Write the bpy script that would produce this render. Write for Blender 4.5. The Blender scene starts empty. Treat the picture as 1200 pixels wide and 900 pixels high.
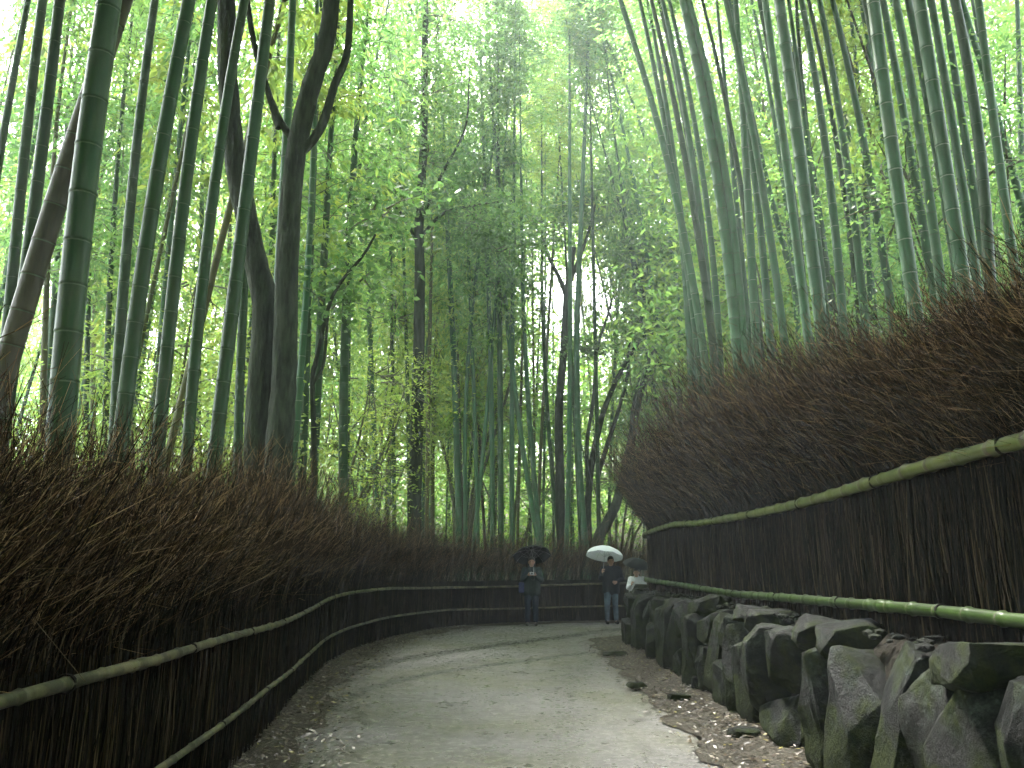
import bpy, bmesh, math, random
import numpy as np
from mathutils import Vector, Matrix, noise as mnoise

random.seed(7); RS = np.random.RandomState(11)
scene = bpy.context.scene
COL = scene.collection
PI = math.pi

# ------------------------------------------------------------------ camera frame used to lay the place out
F = 1000.0; CAMZ = 1.5; TH = math.radians(12.0)
CT, ST = math.cos(TH), math.sin(TH)
def at(px, py, Y):
    u = (px-600)/F; w = (450-py)/F
    t = Y/(CT-w*ST)
    return (u*t, Y, CAMZ+t*(ST+w*CT))

# ------------------------------------------------------------------ tagging helpers
def tag(o, label=None, cat=None, group=None, kind=None):
    if label: o['label'] = label
    if cat: o['category'] = cat
    if group: o['group'] = group
    if kind: o['kind'] = kind
    return o
def empty(name, loc=(0,0,0), rz=0):
    o = bpy.data.objects.new(name, None); COL.objects.link(o)
    o.location = loc; o.rotation_euler = (0,0,rz); o.empty_display_size = .2
    return o
def link(name, me, parent=None, loc=None):
    o = bpy.data.objects.new(name, me); COL.objects.link(o)
    if parent: o.parent = parent
    if loc: o.location = loc
    return o

# ------------------------------------------------------------------ mesh helpers (numpy)
class MB:
    """collects vertices and quads/tris, many pieces of ONE part"""
    def __init__(s): s.v=[]; s.f=[]; s.m=[]; s.n=0; s.a=[]
    def add(s, v, f, m=0, attr=0.0):
        v = np.asarray(v, float).reshape(-1,3); f = np.asarray(f, int)
        if f.shape[1]==3: f = np.hstack([f, -np.ones((len(f),1),int)-s.n])
        s.v.append(v); s.f.append(f+s.n); s.m.append(np.full(len(f), m)) ; s.n += len(v)
        s.a.append(np.full(len(v), attr) if np.isscalar(attr) else np.asarray(attr))
    def mesh(s, name, mats, smooth=True, attr=None):
        V = np.vstack(s.v); Fc = np.vstack(s.f); M = np.concatenate(s.m)
        tri = Fc[:,3] < 0
        tot = np.where(tri, 3, 4)
        start = np.concatenate([[0], np.cumsum(tot)[:-1]])
        loops = Fc.reshape(-1)[(Fc>=0).reshape(-1)]
        me = bpy.data.meshes.new(name)
        me.vertices.add(len(V)); me.vertices.foreach_set('co', V.astype(np.float32).ravel())
        me.loops.add(len(loops)); me.loops.foreach_set('vertex_index', loops.astype(np.int32))
        me.polygons.add(len(Fc)); me.polygons.foreach_set('loop_start', start.astype(np.int32))
        me.polygons.foreach_set('loop_total', tot.astype(np.int32))
        me.polygons.foreach_set('material_index', M.astype(np.int32))
        me.polygons.foreach_set('use_smooth', np.full(len(Fc), smooth))
        for m in mats: me.materials.append(m)
        if attr:
            a = me.attributes.new(attr, 'FLOAT', 'POINT'); a.data.foreach_set('value', np.concatenate(s.a).astype(np.float32))
        me.update(calc_edges=True); me.validate()
        return me
    def obj(s, name, mats, parent=None, smooth=True, attr=None):
        return link(name, s.mesh(name, mats, smooth, attr), parent)

def frames(P):
    P = np.asarray(P, float); T = np.gradient(P, axis=0); T /= np.linalg.norm(T,axis=1)[:,None]+1e-9
    ref = np.array([0,1,0.]) if abs(T[0][2])>.8 else np.array([0,0,1.])
    A = np.cross(T, ref); A /= np.linalg.norm(A,axis=1)[:,None]+1e-9
    B = np.cross(T, A)
    return A, B
def tube(mb, P, R, k=8, m=0, cap=True, ringm=None, attr=0.0, jag=0):
    P = np.asarray(P,float); n=len(P); R = np.broadcast_to(np.asarray(R,float),(n,))
    A,B = frames(P); th = np.arange(k)*2*PI/k
    rr = R[:,None]*np.ones(k)
    if jag: rr = rr*(1+jag*RS.uniform(-1,1,(n,k)))
    V = P[:,None,:]+rr[:,:,None]*(np.cos(th)[None,:,None]*A[:,None,:]+np.sin(th)[None,:,None]*B[:,None,:])
    V = V.reshape(-1,3)
    i = np.arange(n-1)[:,None]; j=np.arange(k)[None,:]; j2=(j+1)%k
    Fq = np.stack([i*k+j, i*k+j2, (i+1)*k+j2, (i+1)*k+j], -1).reshape(-1,4)
    if ringm is None: mb.add(V,Fq,m,attr)
    else:
        sel = np.repeat(np.asarray(ringm,bool)[:n-1], k)
        base = mb.n
        mb.add(V, Fq[~sel], m, attr)
        f2 = Fq[sel]+base
        mb.f.append(f2); mb.m.append(np.full(len(f2),1))
    if cap:
        for e in (0,n-1):
            c = np.vstack([V[e*k:(e+1)*k], P[e]]); fs=[[q,(q+1)%k,k] if e else [(q+1)%k,q,k] for q in range(k)]
            mb.add(c, fs, m, attr)
def smooth_path(pts, n):
    """Catmull-Rom through pts"""
    P = np.asarray(pts,float); Q = np.vstack([2*P[0]-P[1],P,2*P[-1]-P[-2]])
    out=[]; ts=np.linspace(0,len(P)-1,n)
    for t in ts:
        i=min(int(t),len(P)-2); u=t-i; a,b,c,d=Q[i],Q[i+1],Q[i+2],Q[i+3]
        out.append(.5*((2*b)+(-a+c)*u+(2*a-5*b+4*c-d)*u*u+(-a+3*b-3*c+d)*u**3))
    return np.array(out)

# ------------------------------------------------------------------ materials
def mat(name):
    m = bpy.data.materials.new(name); m.use_nodes = True
    nt = m.node_tree; nt.nodes.clear()
    out = nt.nodes.new('ShaderNodeOutputMaterial')
    return m, nt, out
def N(nt, t, **kw):
    n = nt.nodes.new(t)
    for k,v in kw.items():
        if k.startswith('i_'): n.inputs[k[2:].replace('_',' ')].default_value = v
        else: setattr(n,k,v)
    return n
def ramp(nt, fac, stops):
    r = nt.nodes.new('ShaderNodeValToRGB'); cr = r.color_ramp
    while len(cr.elements)<len(stops): cr.elements.new(.5)
    for e,(p,c) in zip(cr.elements, stops): e.position=p; e.color=(*c,1)
    nt.links.new(fac, r.inputs[0]); return r.outputs[0]
def noise_n(nt, scale, coord='Object', detail=4, rough=.6, sc=None):
    tc = nt.nodes.new('ShaderNodeTexCoord'); src = tc.outputs[coord]
    if coord=='World':
        pass
    if sc:
        mp = nt.nodes.new('ShaderNodeMapping'); mp.inputs['Scale'].default_value = sc
        nt.links.new(src, mp.inputs[0]); src = mp.outputs[0]
    n = nt.nodes.new('ShaderNodeTexNoise'); n.inputs['Scale'].default_value=scale; n.inputs['Detail'].default_value=detail; n.inputs['Roughness'].default_value=rough
    nt.links.new(src, n.inputs['Vector']); return n.outputs['Fac']
def principled(nt, out, color=None, rough=.5, spec=.5, bump=None, bstr=.3, bdist=.02, coat=0):
    b = nt.nodes.new('ShaderNodeBsdfPrincipled'); b.inputs['Roughness'].default_value = rough if not hasattr(rough,'links') else .5
    if hasattr(rough,'links'): nt.links.new(rough, b.inputs['Roughness'])
    b.inputs['Specular IOR Level'].default_value = spec
    if coat: b.inputs['Coat Weight'].default_value=coat; b.inputs['Coat Roughness'].default_value=.15
    if color is not None:
        if hasattr(color,'links'): nt.links.new(color, b.inputs['Base Color'])
        else: b.inputs['Base Color'].default_value = (*color,1)
    if bump is not None:
        bp = nt.nodes.new('ShaderNodeBump'); bp.inputs['Strength'].default_value=bstr; bp.inputs['Distance'].default_value=bdist
        nt.links.new(bump, bp.inputs['Height']); nt.links.new(bp.outputs[0], b.inputs['Normal'])
    nt.links.new(b.outputs[0], out.inputs[0]); return b
def simple(name, c, rough=.6, c2=None, scale=8, spec=.5, bstr=.3, sc=None, coat=0, bdist=.02, stops=(.35,.65)):
    m,nt,out = mat(name)
    f = noise_n(nt, scale, sc=sc)
    col = ramp(nt, f, [(stops[0],c),(stops[1],c2 or tuple(x*.7 for x in c))])
    principled(nt,out,col,rough,spec,bump=f,bstr=bstr,coat=coat,bdist=bdist); return m

def culm_mat(name, a, b, dirt):
    m,nt,out = mat(name)
    oi = nt.nodes.new('ShaderNodeObjectInfo')
    base = ramp(nt, oi.outputs['Random'], [(0,a),(.5,tuple((x+y)/2 for x,y in zip(a,b))),(1,b)])
    f = noise_n(nt, 5, sc=(6,6,.6), detail=5)
    f2 = noise_n(nt, 1.2, detail=3)
    mx = N(nt,'ShaderNodeMix',data_type='RGBA'); nt.links.new(base, mx.inputs[6]); mx.inputs[7].default_value=(*dirt,1)
    mm = N(nt,'ShaderNodeMath',operation='MULTIPLY'); nt.links.new(f,mm.inputs[0]); nt.links.new(f2,mm.inputs[1])
    mr = N(nt,'ShaderNodeMapRange'); mr.inputs[1].default_value=.17; mr.inputs[2].default_value=.42
    nt.links.new(mm.outputs[0],mr.inputs[0]); nt.links.new(mr.outputs[0], mx.inputs[0])
    principled(nt,out,mx.outputs[2],.5,.22,bump=f,bstr=.1); return m
C_GREEN = culm_mat('culm_green',(.010,.038,.012),(.024,.072,.024),(.030,.045,.018))
C_OLIVE = culm_mat('culm_olive',(.05,.07,.02),(.09,.09,.025),(.06,.05,.03))
C_BROWN = culm_mat('culm_brown',(.036,.032,.018),(.055,.047,.028),(.03,.03,.02))
C_PALE = culm_mat('culm_pale_green',(.022,.075,.034),(.045,.125,.055),(.05,.08,.04))
RING = simple('culm_node_bloom',(.20,.25,.18),.7,(.12,.16,.11),scale=20)
RING_DULL = simple('culm_node_dull',(.06,.095,.05),.7,(.04,.065,.03),scale=20)

def leaf_mat(name, stops, trans, tw=.55, nscale=.35):
    m,nt,out = mat(name)
    geo = nt.nodes.new('ShaderNodeNewGeometry')
    n = nt.nodes.new('ShaderNodeTexNoise'); n.inputs['Scale'].default_value=nscale; n.inputs['Detail'].default_value=2
    nt.links.new(geo.outputs['Position'], n.inputs['Vector'])
    ad = N(nt,'ShaderNodeMath',operation='MULTIPLY_ADD'); nt.links.new(geo.outputs['Random Per Island'],ad.inputs[0]); ad.inputs[1].default_value=.5; 
    nt.links.new(n.outputs['Fac'], ad.inputs[2])
    mr = N(nt,'ShaderNodeMapRange'); mr.inputs[1].default_value=.4; mr.inputs[2].default_value=1.1; nt.links.new(ad.outputs[0],mr.inputs[0])
    col = ramp(nt, mr.outputs[0], stops)
    d = nt.nodes.new('ShaderNodeBsdfPrincipled'); d.inputs['Roughness'].default_value=.45; d.inputs['Specular IOR Level'].default_value=.35
    nt.links.new(col,d.inputs['Base Color'])
    t = nt.nodes.new('ShaderNodeBsdfTranslucent')
    mx = N(nt,'ShaderNodeMix',data_type='RGBA'); mx.blend_type='MULTIPLY'; mx.inputs[0].default_value=1
    nt.links.new(col,mx.inputs[6]); mx.inputs[7].default_value=(*trans,1)
    nt.links.new(mx.outputs[2], t.inputs[0])
    ms = nt.nodes.new('ShaderNodeMixShader'); ms.inputs[0].default_value=tw
    nt.links.new(d.outputs[0],ms.inputs[1]); nt.links.new(t.outputs[0],ms.inputs[2]); nt.links.new(ms.outputs[0],out.inputs[0])
    return m
L_BAMBOO = leaf_mat('bamboo_leaf',[(0,(.04,.085,.035)),(.5,(.08,.14,.048)),(1,(.13,.18,.055))],(2.8,3.2,2.3))
L_YOUNG = leaf_mat('young_bamboo_leaf',[(0,(.075,.12,.04)),(.5,(.12,.165,.05)),(1,(.18,.20,.06))],(3.0,3.15,1.9),.6)
L_DARK = leaf_mat('broad_leaf',[(0,(.04,.07,.035)),(.5,(.06,.10,.045)),(1,(.10,.14,.05))],(2.4,2.9,1.8),.5)
L_FAR = leaf_mat('far_bamboo_leaf',[(0,(.05,.10,.045)),(.45,(.09,.145,.05)),(1,(.16,.19,.055))],(2.9,3.25,2.0),.68,.11)
BARK = simple('wet_bark',(.018,.024,.016),.8,(.045,.055,.038),spec=.12,scale=6,sc=(3,3,.6),bstr=.8,bdist=.04)
TWIG = simple('branch_bark',(.05,.06,.03),.7,(.09,.09,.05),scale=10)

# ------------------------------------------------------------------ ground curves
LEFT = smooth_path([(-1.62,-8),(-1.66,-3),(-1.70,0),(-1.80,3),(-1.98,5.5),(-2.25,8.2),(-2.62,11.2),(-2.85,14),(-2.72,17),(-2.15,19.8),(-1.2,22.0),(.5,23.3),(3,23.9),(7,23.6),(14,22.4)], 400)
RIGHTW = smooth_path([(2.30,-8),(2.30,-2),(2.32,3),(2.34,8),(2.32,13),(2.28,16.5),(2.45,18.1),(3.4,18.9),(6,19.2),(14,18.6)], 400)  # wall foot
def lx(y):
    m = LEFT[:,1][:330]; return np.interp(y, m, LEFT[:330,0]) if y<22.6 else 99
def resample(P, step):
    P=np.asarray(P); s=np.concatenate([[0],np.cumsum(np.linalg.norm(np.diff(P,axis=0),axis=1))])
    n=max(2,int(s[-1]/step)+1); t=np.linspace(0,s[-1],n)
    return np.stack([np.interp(t,s,P[:,k]) for k in range(P.shape[1])],-1)
def normals2(P):
    T=np.gradient(P,axis=0); T/=np.linalg.norm(T,axis=1)[:,None]; return np.stack([T[:,1],-T[:,0]],-1)  # to the right of travel
def sst(a,b,x):
    t=np.clip((x-a)/(b-a),0,1); return t*t*(3-2*t)
def poly_dist(P, X, Y):
    """signed distance to a polyline (right of travel positive), P (n,2)"""
    best=np.full(X.shape,1e9); sg=np.zeros(X.shape)
    for (a,b) in zip(P[:-1],P[1:]):
        d=b-a; L=d@d; t=np.clip(((X-a[0])*d[0]+(Y-a[1])*d[1])/L,0,1)
        qx=X-a[0]-t*d[0]; qy=Y-a[1]-t*d[1]; D=qx*qx+qy*qy
        s=np.sign(d[1]*qx-d[0]*qy); u=D<best; best=np.where(u,D,best); sg=np.where(u,s,sg)
    return np.sqrt(best)*sg
RW_C = resample(RIGHTW,.6); LF_C = resample(LEFT,.6)
def ground_z(X,Y):
    X=np.asarray(X,float); Y=np.asarray(Y,float)
    dr=poly_dist(RW_C,X,Y); dl=-poly_dist(LF_C,X,Y)
    z = -.03 + sst(.12,.42,dr)*.98 + sst(.8,10,dr)*1.5 + sst(9,60,dr)*8
    left = sst(.1,1.2,dl)*.06 + sst(2,20,dl)*.4
    far = sst(26,95,np.hypot(X*.8,Y))*12
    z = np.where(dl>0, -.03+left, z)+far
    return z

# ------------------------------------------------------------------ terrain
def terrain():
    def axis(lo,hi,fine_lo,fine_hi,fs):
        f=np.arange(fine_lo,fine_hi+1e-6,fs); g=[];s=fs;x=fine_hi
        while x<hi: s*=1.18; x+=s; g.append(x)
        h=[];s=fs;x=fine_lo
        while x>lo: s*=1.18; x-=s; h.append(x)
        return np.array(h[::-1]+list(f)+g)
    xs=axis(-420,420,-5,10,.16); ys=axis(-200,500,-6,26,.16)
    X,Y=np.meshgrid(xs,ys); Z=ground_z(X,Y)
    rn=RS.uniform(-1,1,X.shape)*.012; Z=Z+np.where(Z>-.02,rn,0)
    V=np.stack([X,Y,Z],-1).reshape(-1,3); nx=len(xs)
    i=np.arange(len(ys)-1)[:,None]; j=np.arange(nx-1)[None,:]
    Fq=np.stack([i*nx+j,i*nx+j+1,(i+1)*nx+j+1,(i+1)*nx+j],-1).reshape(-1,4)
    m,nt,out=mat('forest_floor')
    f=noise_n(nt,1.5,detail=8,rough=.7); f2=noise_n(nt,35,detail=6,rough=.75)
    col=ramp(nt,f2,[(.3,(.03,.022,.014)),(.5,(.085,.06,.035)),(.62,(.16,.115,.06)),(.75,(.20,.16,.10))])
    col2=ramp(nt,f,[(.4,(.045,.06,.02)),(.6,(.10,.075,.04))])
    mx=N(nt,'ShaderNodeMix',data_type='RGBA'); mx.inputs[0].default_value=.5; nt.links.new(col,mx.inputs[6]); nt.links.new(col2,mx.inputs[7])
    principled(nt,out,mx.outputs[2],.8,.3,bump=f2,bstr=.7,bdist=.03)
    mb=MB(); mb.add(V,Fq); tag(mb.obj('ground',[m]),kind='structure')
terrain()

# ------------------------------------------------------------------ road
def road():
    n=460; L=resample(LEFT,.05); L=L[np.linspace(0,len(L)-1,n).astype(int)]
    Rr=resample(smooth_path([(1.62,-8),(1.6,-2),(1.58,3),(1.62,6),(1.66,10),(1.72,14),(1.9,17),(2.5,18.6),(3.7,19.35),(7,19.7),(14,19.1)],300),.05); Rr=Rr[np.linspace(0,len(Rr)-1,n).astype(int)]
    # re-parametrise right edge on the same y as far as the bend, to keep the rows square
    w=90; t=np.linspace(0,1,w)
    P=L[:,None,:]*(1-t)[None,:,None]+Rr[:,None,:]*t[None,:,None]
    Z=np.zeros(P.shape[:2])+.018*np.sin(t*PI)[None,:]
    V=np.concatenate([P,Z[...,None]],-1).reshape(-1,3)
    i=np.arange(n-1)[:,None]; j=np.arange(w-1)[None,:]
    Fq=np.stack([i*w+j,i*w+j+1,(i+1)*w+j+1,(i+1)*w+j],-1).reshape(-1,4)
    # run-off channels: wet dark bands crossing the road along the bend
    X,Y=V[:,0],V[:,1]
    def band(pts,wd):
        c=smooth_path([at_ground(*p) for p in pts],40)
        return np.exp(-(poly_dist(c,X,Y)/wd)**2)
    a=np.maximum(band([(725,738),(600,755),(480,772),(415,787),(350,812)],.30), .9*band([(690,765),(620,775),(500,792),(400,820),(320,870)],.16))
    film=np.maximum(band([(648,895),(655,850),(668,800),(690,765)],.30)*.55,.5*band([(430,850),(520,830),(620,815)],.35))
    film=np.maximum(film,.55*a)
    mb=MB(); mb.add(V,Fq,0,a)
    m,nt,out=mat('wet_asphalt')
    at_=N(nt,'ShaderNodeAttribute',attribute_name='runoff')
    fine=noise_n(nt,70,detail=6,rough=.8); agg=noise_n(nt,260,detail=2,rough=.6); big=noise_n(nt,.55,detail=4,rough=.55); mid=noise_n(nt,2.4,detail=5,rough=.65)
    col=ramp(nt,fine,[(.3,(.055,.053,.05)),(.5,(.115,.112,.105)),(.7,(.23,.222,.21))])
    olive=N(nt,'ShaderNodeMix',data_type='RGBA'); nt.links.new(col,olive.inputs[6]); olive.inputs[7].default_value=(.075,.08,.03,1)
    mr=N(nt,'ShaderNodeMapRange'); mr.inputs[1].default_value=.42; mr.inputs[2].default_value=.60; mr.inputs[4].default_value=.6; nt.links.new(big,mr.inputs[0]); nt.links.new(mr.outputs[0],olive.inputs[0])
    dk=N(nt,'ShaderNodeMix',data_type='RGBA'); nt.links.new(olive.outputs[2],dk.inputs[6]); dk.inputs[7].default_value=(.022,.024,.015,1)
    mot=noise_n(nt,11,detail=7,rough=.75); mcol=ramp(nt,mot,[(.36,(.42,.40,.36)),(.5,(.95,.93,.9)),(.62,(1.5,1.48,1.42))])
    mm_=N(nt,'ShaderNodeMix',data_type='RGBA'); mm_.blend_type='MULTIPLY'; mm_.inputs[0].default_value=.8; nt.links.new(dk.outputs[2],mm_.inputs[6]); nt.links.new(mcol,mm_.inputs[7])
    am=N(nt,'ShaderNodeMath',operation='MULTIPLY_ADD'); nt.links.new(mid,am.inputs[0]); am.inputs[1].default_value=.9; am.inputs[2].default_value=-.45
    ad=N(nt,'ShaderNodeMath',operation='ADD'); nt.links.new(at_.outputs['Fac'],ad.inputs[0]); nt.links.new(am.outputs[0],ad.inputs[1])
    mr2=N(nt,'ShaderNodeMapRange'); mr2.inputs[1].default_value=.35; mr2.inputs[2].default_value=.75; mr2.inputs[4].default_value=.95; nt.links.new(ad.outputs[0],mr2.inputs[0]); nt.links.new(mr2.outputs[0],dk.inputs[0])
    rg=N(nt,'ShaderNodeMapRange'); rg.inputs[1].default_value=.35; rg.inputs[2].default_value=.7; rg.inputs[3].default_value=.30; rg.inputs[4].default_value=.66; nt.links.new(mid,rg.inputs[0])
    hs=N(nt,'ShaderNodeMath',operation='ADD'); nt.links.new(fine,hs.inputs[0]); nt.links.new(agg,hs.inputs[1])
    wet=N(nt,'ShaderNodeMapRange'); wet.inputs[1].default_value=.52; wet.inputs[2].default_value=.62; wet.inputs[3].default_value=0; wet.inputs[4].default_value=.30; nt.links.new(mot,wet.inputs[0])
    rs_=N(nt,'ShaderNodeMath',operation='SUBTRACT'); nt.links.new(rg.outputs[0],rs_.inputs[0]); nt.links.new(wet.outputs[0],rs_.inputs[1])
    fl=N(nt,'ShaderNodeAttribute',attribute_name='film'); fm=N(nt,'ShaderNodeMath',operation='MULTIPLY_ADD'); nt.links.new(mot,fm.inputs[0]); fm.inputs[1].default_value=4.5; fm.inputs[2].default_value=-2.3
    fs=N(nt,'ShaderNodeMath',operation='ADD'); nt.links.new(fm.outputs[0],fs.inputs[0]); nt.links.new(fl.outputs['Fac'],fs.inputs[1])
    fr=N(nt,'ShaderNodeMapRange'); fr.inputs[1].default_value=.25; fr.inputs[2].default_value=.95; fr.inputs[3].default_value=0; fr.inputs[4].default_value=.9; nt.links.new(fs.outputs[0],fr.inputs[0])
    rmix=N(nt,'ShaderNodeMix',data_type='FLOAT'); nt.links.new(fr.outputs[0],rmix.inputs[0]); nt.links.new(rs_.outputs[0],rmix.inputs[2]); rmix.inputs[3].default_value=.2
    hs2=N(nt,'ShaderNodeMath',operation='ADD'); nt.links.new(hs.outputs[0],hs2.inputs[0]); nt.links.new(mot,hs2.inputs[1])
    cmx=N(nt,'ShaderNodeMix',data_type='RGBA'); nt.links.new(fr.outputs[0],cmx.inputs[0]); nt.links.new(mm_.outputs[2],cmx.inputs[6]); cmx.inputs[7].default_value=(.075,.076,.062,1)
    principled(nt,out,cmx.outputs[2],rmix.outputs[0],.5,bump=hs2.outputs[0],bstr=.8,bdist=.007)
    o=mb.obj('road',[m],attr='runoff'); fa=o.data.attributes.new('film','FLOAT','POINT'); fa.data.foreach_set('value',film.astype(np.float32)); tag(o,kind='structure')
def at_ground(px,py,z=0):
    u=(px-600)/F; w=(450-py)/F; t=(z-CAMZ)/(ST+w*CT); return (u*t,(CT-w*ST)*t)
road()

# gravel and leaf verge strip at the wall foot, and wet leaf litter at the left fence
def strip(name,center,inner,outer,zin,zout,material,n=500,wn=14,wob=.12,side=1):
    C=resample(center,.06); Nn=normals2(C)*side
    t=np.linspace(0,1,wn)
    wv=np.array([mnoise.noise(Vector((c[0]*1.3,c[1]*1.3,3.1)))*wob*1.6+mnoise.noise(Vector((c[0]*5,c[1]*5,7.1)))*wob*.6 for c in C])
    off=inner+(outer+wv[:,None]-inner)*t[None,:]
    P=C[:,None,:]+Nn[:,None,:]*off[:,:,None]
    Z=zin+(zout-zin)*t[None,:]**.7+RS.uniform(-.012,.012,off.shape)*(1-t)[None,:]
    V=np.concatenate([P,Z[...,None]],-1).reshape(-1,3); k=len(C)
    i=np.arange(k-1)[:,None]; j=np.arange(wn-1)[None,:]
    Fq=np.stack([i*wn+j,i*wn+j+1,(i+1)*wn+j+1,(i+1)*wn+j],-1).reshape(-1,4)
    mb=MB(); mb.add(V,Fq); o=mb.obj(name,[material]); return o
vm,nt,out=mat('verge_gravel')
f=noise_n(nt,45,detail=5,rough=.8); g=noise_n(nt,3,detail=5,rough=.6)
c1=ramp(nt,f,[(.36,(.010,.009,.006)),(.47,(.03,.026,.017)),(.56,(.08,.068,.045)),(.66,(.24,.22,.18))])
c2=ramp(nt,g,[(.38,(.012,.011,.008)),(.6,(.045,.038,.024))])
mx=N(nt,'ShaderNodeMix',data_type='RGBA'); mx.inputs[0].default_value=.45; nt.links.new(c1,mx.inputs[6]); nt.links.new(c2,mx.inputs[7])
principled(nt,out,mx.outputs[2],.6,.15,bump=f,bstr=.9,bdist=.02)
tag(strip('verge',RIGHTW,.25,-.78,.07,.016,vm,side=1),kind='structure')
tag(strip('path_edge',LEFT,-.1,.42,.05,.016,vm,side=1,wob=.2),kind='structure')

# ------------------------------------------------------------------ leaf litter (uncountable)
def litter(name,label,center,off_lo,off_hi,num,zf,colors,seed,size=(.03,.07),yr=(2.5,19)):
    rs=np.random.RandomState(seed); C=resample(center,.05); Nn=normals2(C)
    ok=(C[:,1]>yr[0])&(C[:,1]<yr[1])&(C[:,0]<4); idx=np.where(ok)[0]
    k=rs.choice(idx,num); o=off_lo+(off_hi-off_lo)*rs.beta(1.2,1.6,num)
    P=C[k]+Nn[k]*o[:,None]; z=zf(o)+rs.uniform(.004,.02,num)
    a=rs.uniform(0,2*PI,num); s=rs.uniform(*size,num); w=s*rs.uniform(.25,.5,num)
    ex=np.stack([np.cos(a),np.sin(a),rs.uniform(-.35,.35,num)],-1); ey=np.stack([-np.sin(a),np.cos(a),rs.uniform(-.4,.4,num)],-1)
    c=np.stack([P[:,0],P[:,1],z],-1)
    V=np.stack([c-ex*s[:,None]*.5,c+ey*w[:,None]*.5,c+ex*s[:,None]*.5,c-ey*w[:,None]*.5],1).reshape(-1,3)
    Fq=np.arange(num*4).reshape(-1,4)
    m,nt,out=mat(name+'_mat'); geo=nt.nodes.new('ShaderNodeNewGeometry')
    col=ramp(nt,geo.outputs['Random Per Island'],colors); principled(nt,out,col,.4,.5)
    nt.nodes['Color Ramp'].color_ramp.interpolation='CONSTANT'
    mb=MB(); mb.add(V,Fq); tag(mb.obj(name,[m]),label,'fallen leaves',kind='stuff')
LC=[(0,(.025,.018,.011)),(.35,(.05,.033,.017)),(.62,(.085,.06,.03)),(.84,(.14,.115,.07)),(.94,(.24,.21,.04)),(.98,(.30,.28,.24))]
litter('leaf_litter','dead brown and yellow leaves strewn along the foot of the stone wall',RIGHTW,.0,-1.0,6500,lambda o:.06+.045*o,LC,3)
litter('leaf_litter','wet brown leaves washed against the foot of the left brush fence',LEFT,.0,.95,6000,lambda o:.05-.03*o,LC,4,size=(.03,.08),yr=(3,22))

# loose stones in the verge
STONE=None
def stone_mat():
    m,nt,out=mat('mossy_wet_stone')
    f=noise_n(nt,2.2,detail=8,rough=.65); h=noise_n(nt,16,detail=8,rough=.75); g=noise_n(nt,1.1,detail=3)
    oi=nt.nodes.new('ShaderNodeObjectInfo')
    tint=ramp(nt,oi.outputs['Random'],[(0,(.003,.0045,.0038)),(.35,(.0055,.0062,.005)),(.7,(.0028,.004,.0036)),(1,(.010,.0105,.009))])
    lich=ramp(nt,h,[(.35,(.25,.28,.25)),(.52,(.8,.85,.8)),(.58,(2.6,2.8,2.6)),(.66,(9,10,9.3))])
    ml=N(nt,'ShaderNodeMix',data_type='RGBA'); ml.blend_type='MULTIPLY'; ml.inputs[0].default_value=1; nt.links.new(tint,ml.inputs[6])
    lp=noise_n(nt,5,detail=9,rough=.8); lich=ramp(nt,lp,[(.34,(.2,.24,.2)),(.48,(.8,.85,.8)),(.55,(2.4,2.7,2.5)),(.62,(8,9,8.4))]); nt.links.new(lich,ml.inputs[7])
    moss=N(nt,'ShaderNodeMix',data_type='RGBA'); nt.links.new(ml.outputs[2],moss.inputs[6])
    mc=ramp(nt,h,[(.35,(.004,.009,.003)),(.65,(.028,.036,.008))]); nt.links.new(mc,moss.inputs[7])
    mr=N(nt,'ShaderNodeMapRange'); mr.inputs[1].default_value=.46; mr.inputs[2].default_value=.56; mr.inputs[4].default_value=.9; nt.links.new(f,mr.inputs[0]); nt.links.new(mr.outputs[0],moss.inputs[0])
    rg=N(nt,'ShaderNodeMapRange'); rg.inputs[3].default_value=.38; rg.inputs[4].default_value=.85; nt.links.new(mr.outputs[0],rg.inputs[0])
    principled(nt,out,moss.outputs[2],rg.outputs[0],.08,bump=h,bstr=1.0,bdist=.03)
    return m
STONE=stone_mat()
def rock_mesh(name,sx,sy,sz,rs,smooth=False,noise_amp=.05):
    bm=bmesh.new()
    pts=[]
    for _ in range(27):
        v=rs.uniform(-1,1,3); k=rs.uniform(.82,1.0)/max(abs(v[0]),abs(v[1]),abs(v[2])); v=v*k
        v=v/ (np.sum(np.abs(v)**6)**(1/6))
        pts.append(bm.verts.new((v[0]*sx,v[1]*sy,v[2]*sz)))
    r=bmesh.ops.convex_hull(bm,input=pts)
    bmesh.ops.delete(bm,geom=[g for g in r['geom_interior'] if isinstance(g,bmesh.types.BMVert)],context='VERTS')
    bmesh.ops.dissolve_limit(bm,angle_limit=math.radians(14),verts=bm.verts[:],edges=bm.edges[:])
    bmesh.ops.bevel(bm,geom=bm.edges[:],offset=min(sx,sy,sz)*.05,segments=2,affect='EDGES',profile=.6)
    bmesh.ops.triangulate(bm,faces=bm.faces[:])
    for _ in range(2):
        bmesh.ops.subdivide_edges(bm,edges=[e for e in bm.edges if e.calc_length()>.07],cuts=1,use_grid_fill=True)
    bmesh.ops.triangulate(bm,faces=bm.faces[:])
    so=Vector(rs.uniform(-50,50,3)); bm.normal_update()
    for v in bm.verts:
        n_=v.co.normalized(); q=v.co*3.0+so
        v.co+=n_*(mnoise.noise(q)*noise_amp+(abs(mnoise.noise(v.co*8+so))-.2)*noise_amp*.5+mnoise.noise(v.co*22+so)*noise_amp*.2)
    me=bpy.data.meshes.new(name); bm.to_mesh(me); bm.free(); me.materials.append(STONE)
    me.polygons.foreach_set('use_smooth',np.full(len(me.polygons),True)); me.update()
    return me

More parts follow.
